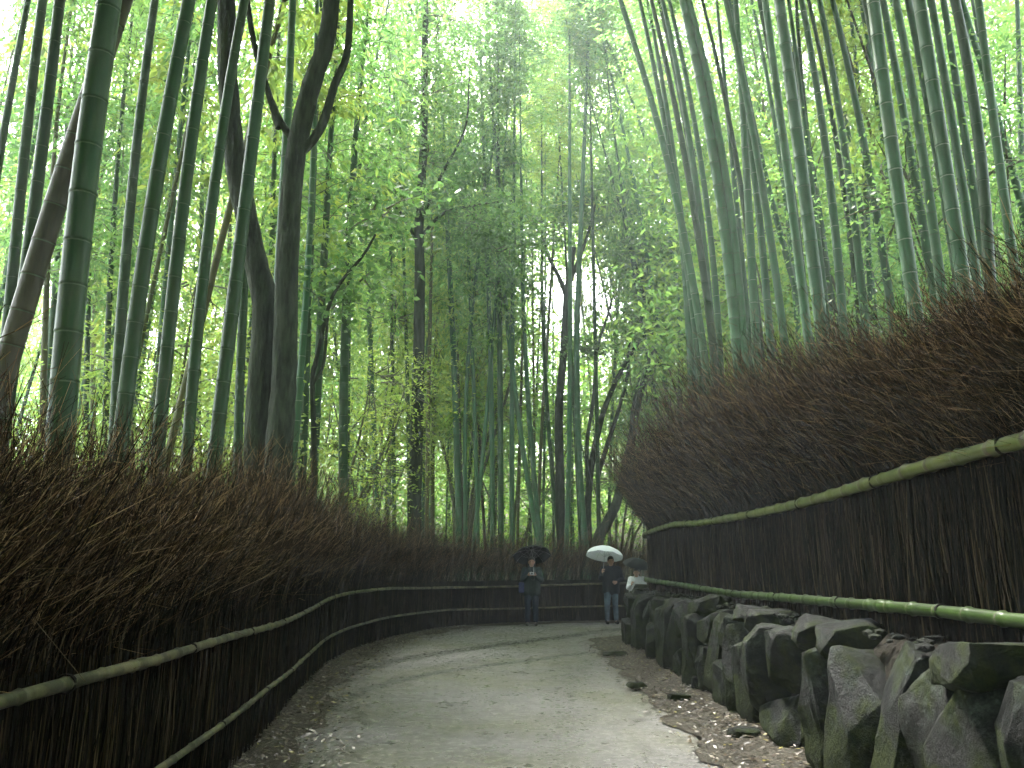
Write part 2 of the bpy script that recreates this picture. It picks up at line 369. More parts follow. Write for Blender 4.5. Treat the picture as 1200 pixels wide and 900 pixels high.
def stone_wall():
    root=empty('stone_wall',(2.4,8,0)); tag(root,'low dark mossy wall of rough wet boulders below the right brush fence','stone wall')
    rs=np.random.RandomState(5)
    C=resample(RIGHTW,.02); s=np.concatenate([[0],np.cumsum(np.linalg.norm(np.diff(C,axis=0),axis=1))]); Nn=normals2(C)
    def place(sc,hw,z,hh,dp,off,tilt):
        k=int(np.searchsorted(s,sc)); k=min(k,len(C)-1); c=C[k]; n_=Nn[k]; a=math.atan2(n_[1],n_[0])
        me=rock_mesh('stone',dp,hw,hh,rs)
        o=link('stone',me,root); o.location=(c[0]+n_[0]*off-2.4,c[1]+n_[1]*off-8,z); o.rotation_euler=(tilt,rs.uniform(-.10,.14),a+rs.uniform(-.2,.2))
    y0=np.interp(1.6,C[:1000,1],s[:1000]); send=y0+21.5
    q=y0; cnt=0
    while q<send:
        far=(q-y0)>17.5
        hw=rs.uniform(.16,.33); r=rs.rand()
        if r<.7:   # tall upright boulder
            hh=rs.uniform(.46,.55); place(q+hw,hw*1.04,hh-.05,hh,.24,rs.uniform(.03,.24),rs.uniform(-.22,.22)); cnt+=1
            if hh<.49: place(q+hw,hw*rs.uniform(.7,1.05),hh*2+.02,rs.uniform(.09,.15),.26,rs.uniform(.18,.26),rs.uniform(-.25,.25)); cnt+=1
        else:       # two stacked blocks
            h1=rs.uniform(.2,.32); place(q+hw,hw*1.1,h1-.04,h1,.25,rs.uniform(.03,.15),rs.uniform(-.2,.2))
            h2=(1.0-2*h1)/2+.03; place(q+hw+rs.uniform(-.05,.05),hw*1.15,2*h1+h2-.08,h2,.24,rs.uniform(.12,.24),rs.uniform(-.25,.25)); cnt+=2
        q+=2*hw*.93
    # loose capping rubble and dark earth packed behind
    Cc=C[(s>y0-.5)&(s<send)]; n2=Nn[(s>y0-.5)&(s<send)]
    mb=MB(); k=len(Cc[::4]); P=Cc[::4]; Q=n2[::4]
    prof=[(.13,-.05),(.16,.45),(.24,.86),(.40,1.0),(.75,1.06)]
    V=np.array([[ (p[0]+q_[0]*(o+.03*rs.uniform(-1,1))-2.4, p[1]+q_[1]*(o+.02*rs.uniform(-1,1))-8, z+.025*rs.uniform(-1,1)) for (o,z) in prof] for p,q_ in zip(P,Q)]).reshape(-1,3)
    w=len(prof); i=np.arange(k-1)[:,None]; j=np.arange(w-1)[None,:]
    mb.add(V,np.stack([i*w+j,(i+1)*w+j,(i+1)*w+j+1,i*w+j+1],-1).reshape(-1,4))
    mb.obj('earth_fill',[simple('dark_earth',(.008,.007,.005),.9,(.025,.021,.015),scale=30,bstr=.8,spec=.08)],root,smooth=False)
    # small cap stones along the top: rubble bed, part of the wall
    mb=MB()
    for _ in range(620):
        kk=rs.randint(len(Cc)); p=Cc[kk]; q_=n2[kk]; o=rs.uniform(.2,.62); r=rs.uniform(.02,.05)
        c=np.array([p[0]+q_[0]*o-2.4,p[1]+q_[1]*o-8,1.0+.02*o+rs.uniform(-.02,.04)])
        ico=ICO*np.array([r*rs.uniform(.8,1.5),r*rs.uniform(.8,1.5),r*.6])*(1+.25*rs.uniform(-1,1,(len(ICO),1)))
        mb.add(ico+c,ICOF)
    o=mb.obj('cap_rubble',[STONE],root,smooth=False); o['kind']='stuff'
    print('stones',cnt)
    rs2=np.random.RandomState(8)
    # loose stones on the verge
    labs=['flat pale wet stone lying at the road edge by the wall end','small grey stone on the verge below the tall mossy boulder','dark round stone lying on the leafy verge nearest the camera','pale wedge shaped stone leaning at the wall foot','small dark stone half sunk at the asphalt edge','grey flat stone between wall foot and asphalt']
    for (px,py,sx,sz),lb in zip([(722,768,.22,.05),(884,818,.10,.08),(872,862,.14,.05),(820,808,.10,.14),(796,820,.12,.05),(746,806,.13,.05)],labs):
        x,y=at_ground(px,py,.03); me=rock_mesh('loose_stone',sx,sx*.8,sz,rs2,noise_amp=.012)
        o=link('loose_stone',me); o.location=(x,y,.05); tag(o,lb,'stone','loose stones on the verge')
bm=bmesh.new(); bmesh.ops.create_icosphere(bm,subdivisions=1,radius=1); ICO=np.array([v.co[:] for v in bm.verts]); ICOF=np.array([[v.index for v in f.verts] for f in bm.faces]); bm.free()
stone_wall()

# ------------------------------------------------------------------ brush fences
def brush_mat(name,stops,rough=.75):
    m,nt,out=mat(name); geo=nt.nodes.new('ShaderNodeNewGeometry')
    col=ramp(nt,geo.outputs['Random Per Island'],stops); principled(nt,out,col,rough,.03); return m
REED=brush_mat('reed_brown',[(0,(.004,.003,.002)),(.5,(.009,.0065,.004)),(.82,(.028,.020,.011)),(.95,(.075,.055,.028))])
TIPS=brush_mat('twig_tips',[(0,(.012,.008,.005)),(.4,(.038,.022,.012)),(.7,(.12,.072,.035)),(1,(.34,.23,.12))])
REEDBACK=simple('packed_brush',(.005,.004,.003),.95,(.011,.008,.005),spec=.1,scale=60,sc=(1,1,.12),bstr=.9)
def ribbons(mb,A,B,w0,w1,rs,bend=0,seg=1,m=0):
    """thin 2-sided blades from A to B, width w0->w1, random facing"""
    n=len(A); d=B-A; L=np.linalg.norm(d,axis=1)[:,None]; d=d/(L+1e-9)
    r=rs.normal(size=(n,3)); s=np.cross(d,r); s/=np.linalg.norm(s,axis=1)[:,None]+1e-9
    pts=[]
    side=np.cross(d,s)*bend*rs.uniform(-1,1,(n,1))*L
    for k in range(seg+1):
        t=k/seg; c=A+(B-A)*t+side*(4*t*(1-t)); w=(w0+(w1-w0)*t); w=np.asarray(w).reshape(-1,1)*.5
        pts+= [c-s*w,c+s*w]
    V=np.stack(pts,1).reshape(-1,3); st=2*(seg+1); b=np.arange(n)[:,None]*st
    Fq=np.concatenate([np.stack([b+2*k,b+2*k+1,b+2*k+3,b+2*k+2],-1).reshape(-1,4) for k in range(seg)])
    mb.add(V,Fq,m)
def brush_fence(name,label,center,side,z0,z_rail,z_top,ntwig,nreed,lean,seed,srange,thick=.3,rails=(),rail_mats=None,topprof=None,bush=1.0,over=0.0):
    """center = foot line of the road-facing face; side=+1 body lies right of travel, -1 left"""
    rs=np.random.RandomState(seed); C=resample(center,.05); s=np.concatenate([[0],np.cumsum(np.linalg.norm(np.diff(C,axis=0),axis=1))])
    ok=(s>=srange[0])&(s<=srange[1]); C=C[ok]; Nn=normals2(resample(center,.05))[ok]*side; s=s[ok]-srange[0]
    K=len(C); root=empty(name,(float(C[0][0]),float(C[0][1]),0)); tag(root,label,'brush fence'); o0=np.array([C[0][0],C[0][1],0])
    zt=np.array([topprof(c) if topprof else z_top for c in C])
    # packed slab
    mb=MB(); w=8
    prof=[(.035,0),(.03,.3),(.035,.6),(.05,1.0),(thick-.03,1.0),(thick,.5),(thick,0),(.035,0)]
    zb=(z_rail-z0)
    V=np.array([[(c[0]+n_[0]*o,c[1]+n_[1]*o,z0+zz*zb*1.05) for (o,zz) in prof] for c,n_ in zip(C[::3],Nn[::3])]).reshape(-1,3)-o0
    k=len(C[::3]); i=np.arange(k-1)[:,None]; j=np.arange(w-1)[None,:]
    mb.add(V,np.stack([i*w+j,(i+1)*w+j,(i+1)*w+j+1,i*w+j+1],-1).reshape(-1,4)); mb.obj('packed_brush',[REEDBACK],root,smooth=False)
    def density(n,py=1.0):
        """more pieces where the camera is close"""
        D=np.hypot(C[:,0],C[:,1]-0)+1.5; p=1/D**py; p/=p.sum(); return rs.choice(K,n,p=p)
    # vertical reeds of the panel
    mb=MB(); k=density(nreed,.6); o=rs.uniform(-.03,.04,nreed); b=C[k]+Nn[k]*o[:,None]
    zl=z0+rs.uniform(-.02,.5,nreed)*(z_rail-z0); ln=rs.uniform(.35,.9,nreed)
    zh=np.minimum(zl+ln,z_rail+.12)
    T=np.stack([-Nn[k][:,1],Nn[k][:,0]],-1); sl=rs.normal(0,.07,nreed)
    A=np.column_stack([b,zl]); Bv=np.column_stack([b+T*(sl*(zh-zl))[:,None]-Nn[k]*rs.uniform(0,.03,nreed)[:,None],zh])
    ribbons(mb,A-o0,Bv-o0,rs.uniform(.006,.014,nreed),.004,rs,bend=.05,seg=2); mb.obj('reed_panel',[REED],root,smooth=False)
    # wild twig tops: stem + side twiglets
    mb=MB(); n=ntwig; k=density(n,.75)
    o=rs.uniform(.0,thick,n); b=C[k]+Nn[k]*o[:,None]
    ht=(zt[k]-z_rail)*np.where(rs.rand(n)<.14,rs.uniform(1.05,1.5,n),rs.uniform(.4,1.08,n))
    zb_=z_rail+.03-rs.uniform(.0,.3,n)*(o>.1)
    T=np.stack([-Nn[k][:,1],Nn[k][:,0]],-1)*side   # away along the fence
    out_=rs.normal(over,.17,n)*ht; al=rs.normal(lean,.17,n)*ht
    A=np.column_stack([b,zb_]); Bv=np.column_stack([b-Nn[k]*out_[:,None]+T*al[:,None],zb_+ht+.15])
    ribbons(mb,A-o0,Bv-o0,rs.uniform(.005,.009,n),.0025,rs,bend=.04,seg=2,m=0)
    d=Bv-A; 
    for q in range(int(9*bush)):
        t=rs.uniform(.3,.98,n)[:,None]; a=A+d*t; L=(1.15-t[:,0])*rs.uniform(.25,.55,n)+.08
        dr=d/np.linalg.norm(d,axis=1)[:,None]+rs.normal(0,.36,(n,3)); dr/=np.linalg.norm(dr,axis=1)[:,None]
        e=a+dr*L[:,None]; e[:,2]+= .0
        ribbons(mb,a-o0,e-o0,.0032,.0018,rs,seg=1,m=(0 if q%2 else 1))
        # fine tip sprays
        a2=a+dr*(L*rs.uniform(.3,.8,n))[:,None]; dr2=dr+rs.normal(0,.35,(n,3)); e2=a2+dr2*rs.uniform(.05,.13,n)[:,None]
        ribbons(mb,a2-o0,e2-o0,.0026,.0016,rs,seg=1,m=1)
    mb.obj('twig_top',[REED,TIPS],root,smooth=False)
    # rails
    for (zr,rad,mt,seed2,ends) in rails:
        r2=np.random.RandomState(seed2)
        S0,S1=ends; ss=np.arange(S0,min(S1,s[-1]),.03)
        cx=np.interp(ss,s,C[:,0]); cy=np.interp(ss,s,C[:,1]); nx=np.interp(ss,s,Nn[:,0]); ny=np.interp(ss,s,Nn[:,1])
        # joints: each pole 3.4 m long, gentle bows and a kink where two meet
        kn=np.arange(S0-1,S1+4,1.7); kz=r2.normal(0,.012,len(kn)); dz=np.interp(ss,kn,kz)
        zz=np.array([zr(q) if callable(zr) else zr for q in ss])+dz
        node=(np.abs(((ss+seed2*.13)%.36)-.18)<.02)
        R=rad*(1+.04*np.sin(ss*9))+np.where(node,rad*.22,0)
        jn=np.abs(((ss+seed2*.4)%3.4)-1.7)<.06
        R=R+np.where(jn,rad*.18,0)
        P=np.column_stack([cx-nx*(rad*.9+.045),cy-ny*(rad*.9+.045),zz])-o0
        mb=MB(); tube(mb,P,R,10,ringm=node[:-1]); ro=mb.obj('bamboo_rail',mt,root)
        for jj in np.where(np.diff((((ss+seed2*.4)%1.7)>.85).astype(int))==1)[0]:
            if jj+3>=len(P): continue
            tm=MB(); c0=P[jj]; ax_=P[jj+2]-P[jj]; ax_/=np.linalg.norm(ax_); up_=np.array([0,0,1.]); sd_=np.cross(ax_,up_)
            for wq in range(3):
                th_=np.linspace(0,2*PI,13); rr_=R[jj]*1.06+.003
                tube(tm,[c0+ax_*(.007*wq+.006*math.sin(t_))+up_*math.cos(t_)*rr_+sd_*math.sin(t_)*rr_ for t_ in th_],.0038,5,cap=False)
            tm.obj('cord_tie',[CORD],ro)
    return root
CORD=simple('black_cord',(.008,.007,.006),.8,(.02,.017,.014),scale=60,spec=.1)
RAIL_OLD=simple('old_bamboo_rail',(.13,.12,.06),.5,(.035,.036,.018),scale=5,sc=(1,1,1),bstr=.3,stops=(.4,.58),spec=.2)
RAIL_NEW=simple('green_bamboo_rail',(.030,.055,.010),.33,(.016,.030,.007),scale=5,bstr=.15,coat=.12,spec=.25)
RAIL_MID=simple('weathered_green_rail',(.10,.115,.022),.4,(.055,.07,.016),scale=5,bstr=.15,coat=.3)
RN=simple('rail_node',(.10,.09,.05),.6,(.05,.045,.03),scale=20)
sl=np.concatenate([[0],np.cumsum(np.linalg.norm(np.diff(LEFT,axis=0),axis=1))])
def sL(y): return float(np.interp(y,LEFT[:300,1],sl[:300]))
S0=sL(.5)
brush_fence('brush_fence','long dark brushwood fence with two bamboo rails curving along the left of the path',LEFT,-1,0,1.06,2.25,17000,14000,.25,21,(S0,S0+38),
    topprof=lambda c:float(np.interp(c[1],[1,4,8,14,22],[1.62,1.72,2.02,2.22,2.10])),thick=.35,rails=[(lambda q:1.0+.05*math.sin(q*.5),.026,[RAIL_OLD,RN],3,(0,38)),(lambda q:.44+.03*math.sin(q*.4+1),.021,[RAIL_OLD,RN],5,(0,38))],over=.10)
RF=[]  # right fence stands on the bank behind the wall
Rc=resample(RIGHTW,.1); Rn=normals2(Rc); RFL=smooth_path((Rc+Rn*.44)[::12],400)
sr=np.concatenate([[0],np.cumsum(np.linalg.norm(np.diff(RFL,axis=0),axis=1))])
S1=float(np.interp(1.5,RFL[:200,1],sr[:200]))
brush_fence('brush_fence','tall dark brushwood fence with green bamboo rails on top of the stone wall at right',RFL,1,1.0,2.12,3.35,17000,11000,.10,33,(S1,S1+25),
    topprof=lambda c:float(np.interp(c[1],[2,5,9,14,19],[2.55,2.72,3.25,3.38,3.25])),thick=.4,rails=[(lambda q:2.10+.04*math.sin(q*.6),.044,[RAIL_MID,RN],7,(0,25)),(lambda q:1.20+.02*math.sin(q*.5),.041,[RAIL_NEW,RN],9,(0,25))],over=.48,bush=1.2)

# ------------------------------------------------------------------ bamboo
SKY_GAP=[]
def leaf_quads(c,d,up,L,W):
    """rhombus leaves: centre base c, direction d (n,3), width axis"""
    s=np.cross(d,up); s/=np.linalg.norm(s,axis=1)[:,None]+1e-9
    L=L[:,None]; W=W[:,None]
    return np.stack([c, c+d*L*.4+s*W*.5, c+d*L, c+d*L*.4-s*W*.5],1).reshape(-1,3)
def bamboo_crown(seed,H=10.0,R=1.5,nb=60,per=13,leafL=.2,leafW=.045):
    rs=np.random.RandomState(seed); mb=MB(); cs=[];ds=[]
    for i in range(nb):
        t=((i+rs.rand())/nb); z=t*H; az=rs.uniform(0,2*PI); rl=R*(1.05-.75*t)*rs.uniform(.55,1.15)*(.55+.45*min(1,t*5))
        h=np.array([math.cos(az),math.sin(az),0]); 
        q=np.linspace(0,1,6); P=np.array([0,0,z])+h*(q*rl)[:,None]+np.array([0,0,1.])[None,:]*(rl*(.75*q-.75*q*q*rs.uniform(.7,1.5)))[:,None]
        tube(mb,P,np.linspace(.011,.003,6),3,m=1,cap=False)
        for k in range(per):
            u=rs.uniform(.25,1.05); c=np.array([np.interp(u,q,P[:,a]) for a in range(3)])+rs.normal(0,.10+.06*rl,3)
            for g in range(4):
                dd=h*.5+rs.normal(0,.55,3)+np.array([0,0,-.55]); cs.append(c+rs.normal(0,.05,3)); ds.append(dd/np.linalg.norm(dd))
    c=np.array(cs); d=np.array(ds); n=len(c)
    V=leaf_quads(c,d,rs.normal(size=(n,3)),leafL*rs.uniform(.7,1.3,n),leafW*rs.uniform(.8,1.4,n))
    mb.add(V,np.arange(4*n).reshape(-1,4),0); return mb
CROWNS=[bamboo_crown(100+i,10,1.5+.25*(i%3),62,13).mesh('leafy_crown',[L_BAMBOO if i%3 else L_YOUNG,TWIG],smooth=False) for i in range(6)]
CROWNS_S=[bamboo_crown(200+i,8,1.15,44,10,.24,.055).mesh('leafy_crown',[L_BAMBOO if i%2 else L_YOUNG,TWIG],smooth=False) for i in range(4)]
SPRAYS=[bamboo_crown(300+i,3.2,.9,14,8,.17,.04).mesh('side_sprays',[L_YOUNG,TWIG],smooth=False) for i in range(3)]

def culm_mesh(fx,fy,z0,z1,r,sides,ringmat,cm,seed,pale=True):
    rs=np.random.RandomState(seed); zs=[z0];rr=[1.0];ring=[]
    z=z0+rs.uniform(.05,.2); node=[]
    stepn=.26
    while z<z1-.3:
        node.append(z); f=(z-z0)/(z1-z0); stepn=.22+.16*min(1,f*3); z+=stepn*rs.uniform(.93,1.07)
    Zs=[z0];Rm=[1.];rg=[]
    for zn in node:
        t=(zn-z0)/(z1-z0); g=max(.008,r*.1)
        for dz,mul,isr in ((-g*1.3,1.0,1),(0,1.0,0),(.008,1.07,0),(.02,1.0,0)):
            Zs.append(zn+dz); Rm.append(mul)
        rg+=[0,1,1,0]   # segment flags ending/starting
    Zs.append(z1); Rm.append(1.)
    Zs=np.array(Zs); Rm=np.array(Rm)
    flag=np.zeros(len(Zs)-1,bool)
    flag[1::4]=True; flag=flag[:len(Zs)-1]; flag[-1]=False
    t=(Zs-z0)/(z1-z0); R=r*(1-.12*t-.80*np.clip(t-.25,0,1)**1.5/.65)*Rm; R=np.maximum(R,.004)
    P=np.column_stack([fx(Zs),fy(Zs),Zs])
    mb=MB(); tube(mb,P-P[0],R,sides,ringm=flag,cap=False)
    return mb.mesh('bamboo_culm',[cm,ringmat]),P[0]
USED=[]
def orient(d):
    d=Vector(d).normalized(); return d.to_track_quat('Z','Y')
def add_bamboo(name,fx,fy,z0,H,r,cm,seed,ring=None,crown=True,cut=.36,sides=10,small=False,label='',cat='bamboo',group=None,spray=0):
    rs=np.random.RandomState(seed)
    me,base=culm_mesh(fx,fy,z0-.1,z0+H,r,sides,ring or RING_DULL,cm,seed)
    root=empty('bamboo',tuple(base)); tag(root,label,cat,group)
    link('culm',me,root)
    if crown:
        za=z0+H*cut; a=np.array([fx(za),fy(za),za]); zb=z0+H; b=np.array([fx(zb),fy(zb),zb])
        src=(CROWNS_S if small else CROWNS); c=src[rs.randint(len(src))]; Hn=8 if small else 10
        o=link('leafy_crown',c,root); o.location=tuple(a-base); d=b-a; L=np.linalg.norm(d)
        q=orient(d)@Vector((0,0,1)).rotation_difference(Vector((0,0,1))); o.rotation_mode='QUATERNION'
        from mathutils import Quaternion
        o.rotation_quaternion=q@Quaternion((0,0,1),rs.uniform(0,2*PI)); k=L/Hn; o.scale=(rs.uniform(.85,1.15),rs.uniform(.85,1.15),k)
    if spray:
        for _ in range(spray):
            zz=z0+rs.uniform(.18,.34)*H; o=link('side_sprays',SPRAYS[rs.randint(3)],root); p=np.array([fx(zz),fy(zz),zz])-base
            o.location=tuple(p); o.rotation_euler=(rs.uniform(-.2,.2),rs.uniform(-.2,.2),rs.uniform(0,6.28)); o.scale=(.7,.7,.7)
    return root

def right_ok(x,y):
    d=poly_dist(RW_C,np.array([x]),np.array([y]))[0]; return d
def left_ok(x,y):
    d=-poly_dist(LF_C,np.array([x]),np.array([y]))[0]; return d

ORD=['leftmost','second from the left','third from the left','fourth from the left','fifth from the left','sixth from the left','seventh from the left','eighth from the left','ninth from the left','tenth from the left','eleventh from the left','twelfth from the left','thirteenth from the left','fourteenth from the left','fifteenth from the left','sixteenth from the left','seventeenth from the left','eighteenth from the left','nineteenth from the left','twentieth from the left']
# traced culms: (pixel points top->bottom, width px, tone g/o/b, zone)
TR=[
 ([(33,0),(16,90),(2,170)],11,'g','L'),([(50,0),(33,140),(17,300)],13,'g','L'),([(70,0),(52,150),(33,300),(12,450)],15,'g','L'),
 ([(89,0),(84,60),(78,150)],8,'g','L'),([(96,0),(92,60),(84,150)],6,'g','L'),([(128,0),(108,150),(88,300),(72,500)],32,'g','L'),([(140,20),(105,100),(50,300),(2,440)],27,'b','L'),
 ([(157,0),(146,110),(130,300),(124,500)],8,'g','L'),([(181,0),(165,140),(146,300),(135,500)],13,'g','L'),
 ([(221,0),(197,140),(168,300),(145,490)],19,'g','L'),([(205,0),(192,110),(180,220)],7,'g','L'),
 ([(248,0),(228,150),(206,300),(188,500)],16,'g','L'),([(286,0),(262,150),(240,300),(222,500)],14,'g','L'),
 ([(316,0),(300,140),(279,300),(257,490)],17,'g','L'),([(300,130),(287,320),(278,560)],11,'g','L'),([(329,0),(324,120),(318,300)],9,'g','L'),
 ([(343,0),(331,260),(320,420),(312,560)],13,'r','L'),([(371,0),(366,260),(352,400),(343,560)],9,'r','L'),
 ([(376,0),(368,200),(362,330),(355,540)],10,'g','L'),([(398,0),(384,220),(376,380),(367,560)],11,'g','L'),
 ([(433,0),(413,200),(407,350),(402,590)],13,'g','L'),([(456,0),(432,120),(417,235),(408,420)],6,'g','L'),
 ([(108,160),(104,330),(100,520)],7,'g','L'),([(243,60),(238,200),(234,330),(232,520)],7,'g','L'),([(197,120),(192,330),(182,500)],6,'g','L'),
 ([(62,200),(55,330),(50,500)],8,'o','L'),([(118,200),(112,330),(108,520)],6,'o','L'),([(158,250),(152,400),(150,520)],6,'o','L'),([(270,250),(262,400),(250,520)],6,'o','L'),
 ([(440,300),(435,400),(424,580)],5,'g','C'),([(433,385),(438,500),(443,610)],6,'g','C'),([(458,300),(460,450),(462,600)],5,'g','C'),
 ([(526,300),(530,380),(538,630)],9,'g','C'),([(561,300),(548,430),(545,560)],5,'g','C'),([(583,320),(571,475),(556,630)],5,'g','C'),
 ([(585,300),(586,450),(587,630)],7,'g','C'),([(590,323),(603,455),(631,635)],6,'g','C'),([(601,340),(600,480),(600,635)],6,'g','C'),
 ([(612,300),(618,455),(633,630)],6,'g','C'),([(635,300),(641,475),(653,610)],5,'g','C'),([(678,330),(677,500),(686,640)],8,'g','C'),
 ([(505,330),(502,480),(500,620)],5,'o','C'),([(515,330),(508,480),(507,620)],5,'o','C'),([(474,330),(478,480),(480,620)],5,'g','C'),([(550,330),(556,480),(560,640)],5,'g','C'),([(572,330),(576,480),(577,640)],6,'g','C'),
 ([(668,400),(667,520),(664,640)],6,'g','C'),([(698,420),(700,520),(702,640)],5,'g','C'),([(640,420),(634,520),(630,640)],4,'o','C'),([(722,400),(716,520),(714,640)],4,'g','C'),
 ([(694,0),(733,160),(757,300),(786,500)],6,'g','F'),([(717,133),(740,300),(777,517)],5,'g','F'),([(690,20),(750,105),(777,293),(800,480)],7,'g','F'),
 ([(757,0),(783,117),(797,283),(812,440)],11,'g','R'),([(735,30),(770,130),(800,283),(828,430)],10,'g','R'),([(776,20),(800,120),(822,283),(838,430)],9,'g','R'),
 ([(800,0),(833,160),(853,300),(866,420)],15,'g','R'),([(783,0),(808,100),(833,300),(845,420)],8,'g','R'),([(840,0),(853,143),(870,300),(880,420)],8,'g','R'),
 ([(862,0),(872,150),(880,300),(886,400)],11,'r','R'),([(866,50),(890,180),(923,300),(950,400)],9,'g','R'),([(896,0),(912,110),(934,300),(948,400)],11,'g','R'),
 ([(913,0),(931,133),(952,300),(965,400)],16,'g','R'),([(933,0),(946,150),(965,300),(985,400)],8,'g','R'),([(960,0),(986,140),(1004,300),(1015,380)],10,'g','R'),
 ([(975,0),(1009,143),(1033,300),(1048,380)],10,'g','R'),([(995,0),(1008,130),(1018,300)],8,'g','R'),([(1023,0),(1040,133),(1063,300),(1072,360)],17,'r','R'),
 ([(1047,0),(1073,110),(1098,300)],7,'g','R'),([(1077,0),(1100,140),(1123,300),(1135,360)],17,'g','R'),([(1091,0),(1119,160),(1140,300),(1150,360)],11,'g','R'),
 ([(1119,0),(1143,133),(1158,300)],14,'g','R'),([(1137,33),(1170,143),(1200,250)],10,'g','R'),([(1192,0),(1196,140),(1200,300)],9,'g','R'),
 ([(880,30),(905,180),(925,300),(935,390)],6,'o','R'),([(820,60),(842,200),(860,400)],6,'g','R'),([(1010,140),(1028,260),(1040,360)],6,'o','R'),([(1060,60),(1085,200),(1110,340)],6,'o','R'),
]
_r=np.random.RandomState(61)
for _i in range(26):
    _x=790+410*(_i+_r.rand())/26; _s=-46+12*_r.uniform(-1,1)+max(0,_x-1100)*.1
    TR.append(([(_x+_s,0),(_x+_s*.42,150),(_x,300),(_x+10+_r.uniform(-3,5),400 if _x<1000 else 350)],float(_r.uniform(6.5,12)),'g','R'))
def build_traced():
    seed=500; recs=[]
    for pts,w,tone,zone in TR:
        seed+=1; rs=np.random.RandomState(seed); pts=sorted(pts,key=lambda p:p[1])
        dia=rs.uniform(.115,.15)
        if w>=20: dia=.17 if tone!='b' else .2
        Y=dia*F/w
        if zone=='F': Y=max(Y,25.5)
        if zone=='C': Y=min(max(Y,25.5),36)
        for _ in range(160):
            P=np.array([at(px,py,Y) for px,py in pts])
            deg=1 if len(pts)<3 else 2
            co=np.polyfit(P[:,2],P[:,0],deg); lo=P[:,2].min(); hi=P[:,2].max()
            slope=np.polyval(np.polyder(co),lo); slope=max(-.5,min(.5,slope)); x_lo=np.polyval(co,lo)
            xb=x_lo-slope*.75*(lo-.3); 
            if zone in 'LCF':
                ok=left_ok(xb,Y)>.55 and left_ok(x_lo,Y)>.2
                gz=float(ground_z(xb,Y))
            else:
                ok=right_ok(xb,Y)>1.25; gz=float(ground_z(xb,Y))
            if ok: break
            Y+=.12
            if zone=='R' and Y>17.5 : break
        sh=np.polyval(np.polyder(co),hi); curv=(2*co[0] if deg==2 else 0); curv=max(-.03,min(.03,curv))
        sgn=1 if zone=='L' else -1 if zone=='R' else 0
        def fx(z,co=co,lo=lo,hi=hi,slope=slope,x_lo=x_lo,sh=sh,sgn=sgn):
            z=np.asarray(z,float); mid=np.polyval(co,np.clip(z,lo,hi))
            return mid+np.where(z<lo,(z-lo)*slope*.75,0)+np.where(z>hi,(z-hi)*sh*.9+sgn*.012*np.clip(z-hi,0,None)**2,0)
        def fy(z,Y=Y,rs0=rs.uniform(-.0,.0)): return Y+0*np.asarray(z,float)
        r=.5*w*Y/F/CT; r=min(r,.10 if w<20 else .125)
        gz=float(ground_z(float(fx(0.)),Y)); H=rs.uniform(15,18) if Y<18 else rs.uniform(19,24)
        H=max(H, hi-gz+2.5)
        recs.append([zone,tone,w,pts[-1][0],Y,fx,fy,gz,H,r,seed,pts])
    # labels
    cnt={}
    desc=[]
    for rc in recs:
        zone,tone,w=rc[0],rc[1],rc[2]
        th='very thick' if w>=20 else 'thick' if w>=14 else 'medium' if w>=9.5 else 'slender' if w>=7 else 'thin'
        tn={'g':'dark green','o':'yellowish olive','b':'brownish','r':'pale ringed green'}[tone]
        zn={'L':'behind the left brush fence','C':'beyond the fence at far bend','F':'arching left beyond the far bend','R':'above the right brush fence'}[zone]
        mx_=rc[11][len(rc[11])//2][0]
        if zone=='R': zn='above '+('far' if mx_<900 else 'middle' if mx_<1030 else 'near')+' part of right brush fence'
        if zone=='L': zn='behind left fence, '+('left' if mx_<285 else 'right')+' of twin trunk tree'
        desc.append((th,tn,zn))
    order=sorted(range(len(recs)),key=lambda i:recs[i][11][len(recs[i][11])//2][0])
    tot={}; 
    for i in order: tot[desc[i]]=tot.get(desc[i],0)+1
    k={}
    GR={'L':'bamboos behind the left fence','C':'bamboos beyond the far bend','F':'bamboos arching at the far bend','R':'bamboos on the right bank'}
    for i in order:
        zone,tone,w,bx,Y,fx,fy,gz,H,r,seed,pts=recs[i]; d=desc[i]; k[d]=k.get(d,0)+1
        lb=(ORD[k[d]-1].replace('the ','').replace('leftmost','first from left')+', ' if tot[d]>1 else '')+f'{d[0]} {d[1]} bamboo {d[2]}'
        cm={'g':C_PALE if (zone in 'RFC' and seed%4) else C_GREEN,'r':C_PALE,'o':C_OLIVE,'b':C_BROWN}[tone]
        near=Y<14
        add_bamboo('bamboo',fx,fy,gz,H,r,cm,seed,ring=RING if tone=='r' or (zone=='R' and seed%3==0) else RING_DULL,crown=True,cut=min(.78,max(.42,(.80*Y+2.5-gz)/H)) if (near or zone=='R') else (.76 if (zone=='F' or .0<float(fx(10.))/Y<.165) else .40),sides=12 if near else 8,small=False,label=lb,group=GR[zone])
        USED.append((float(fx(gz)),Y))
build_traced()

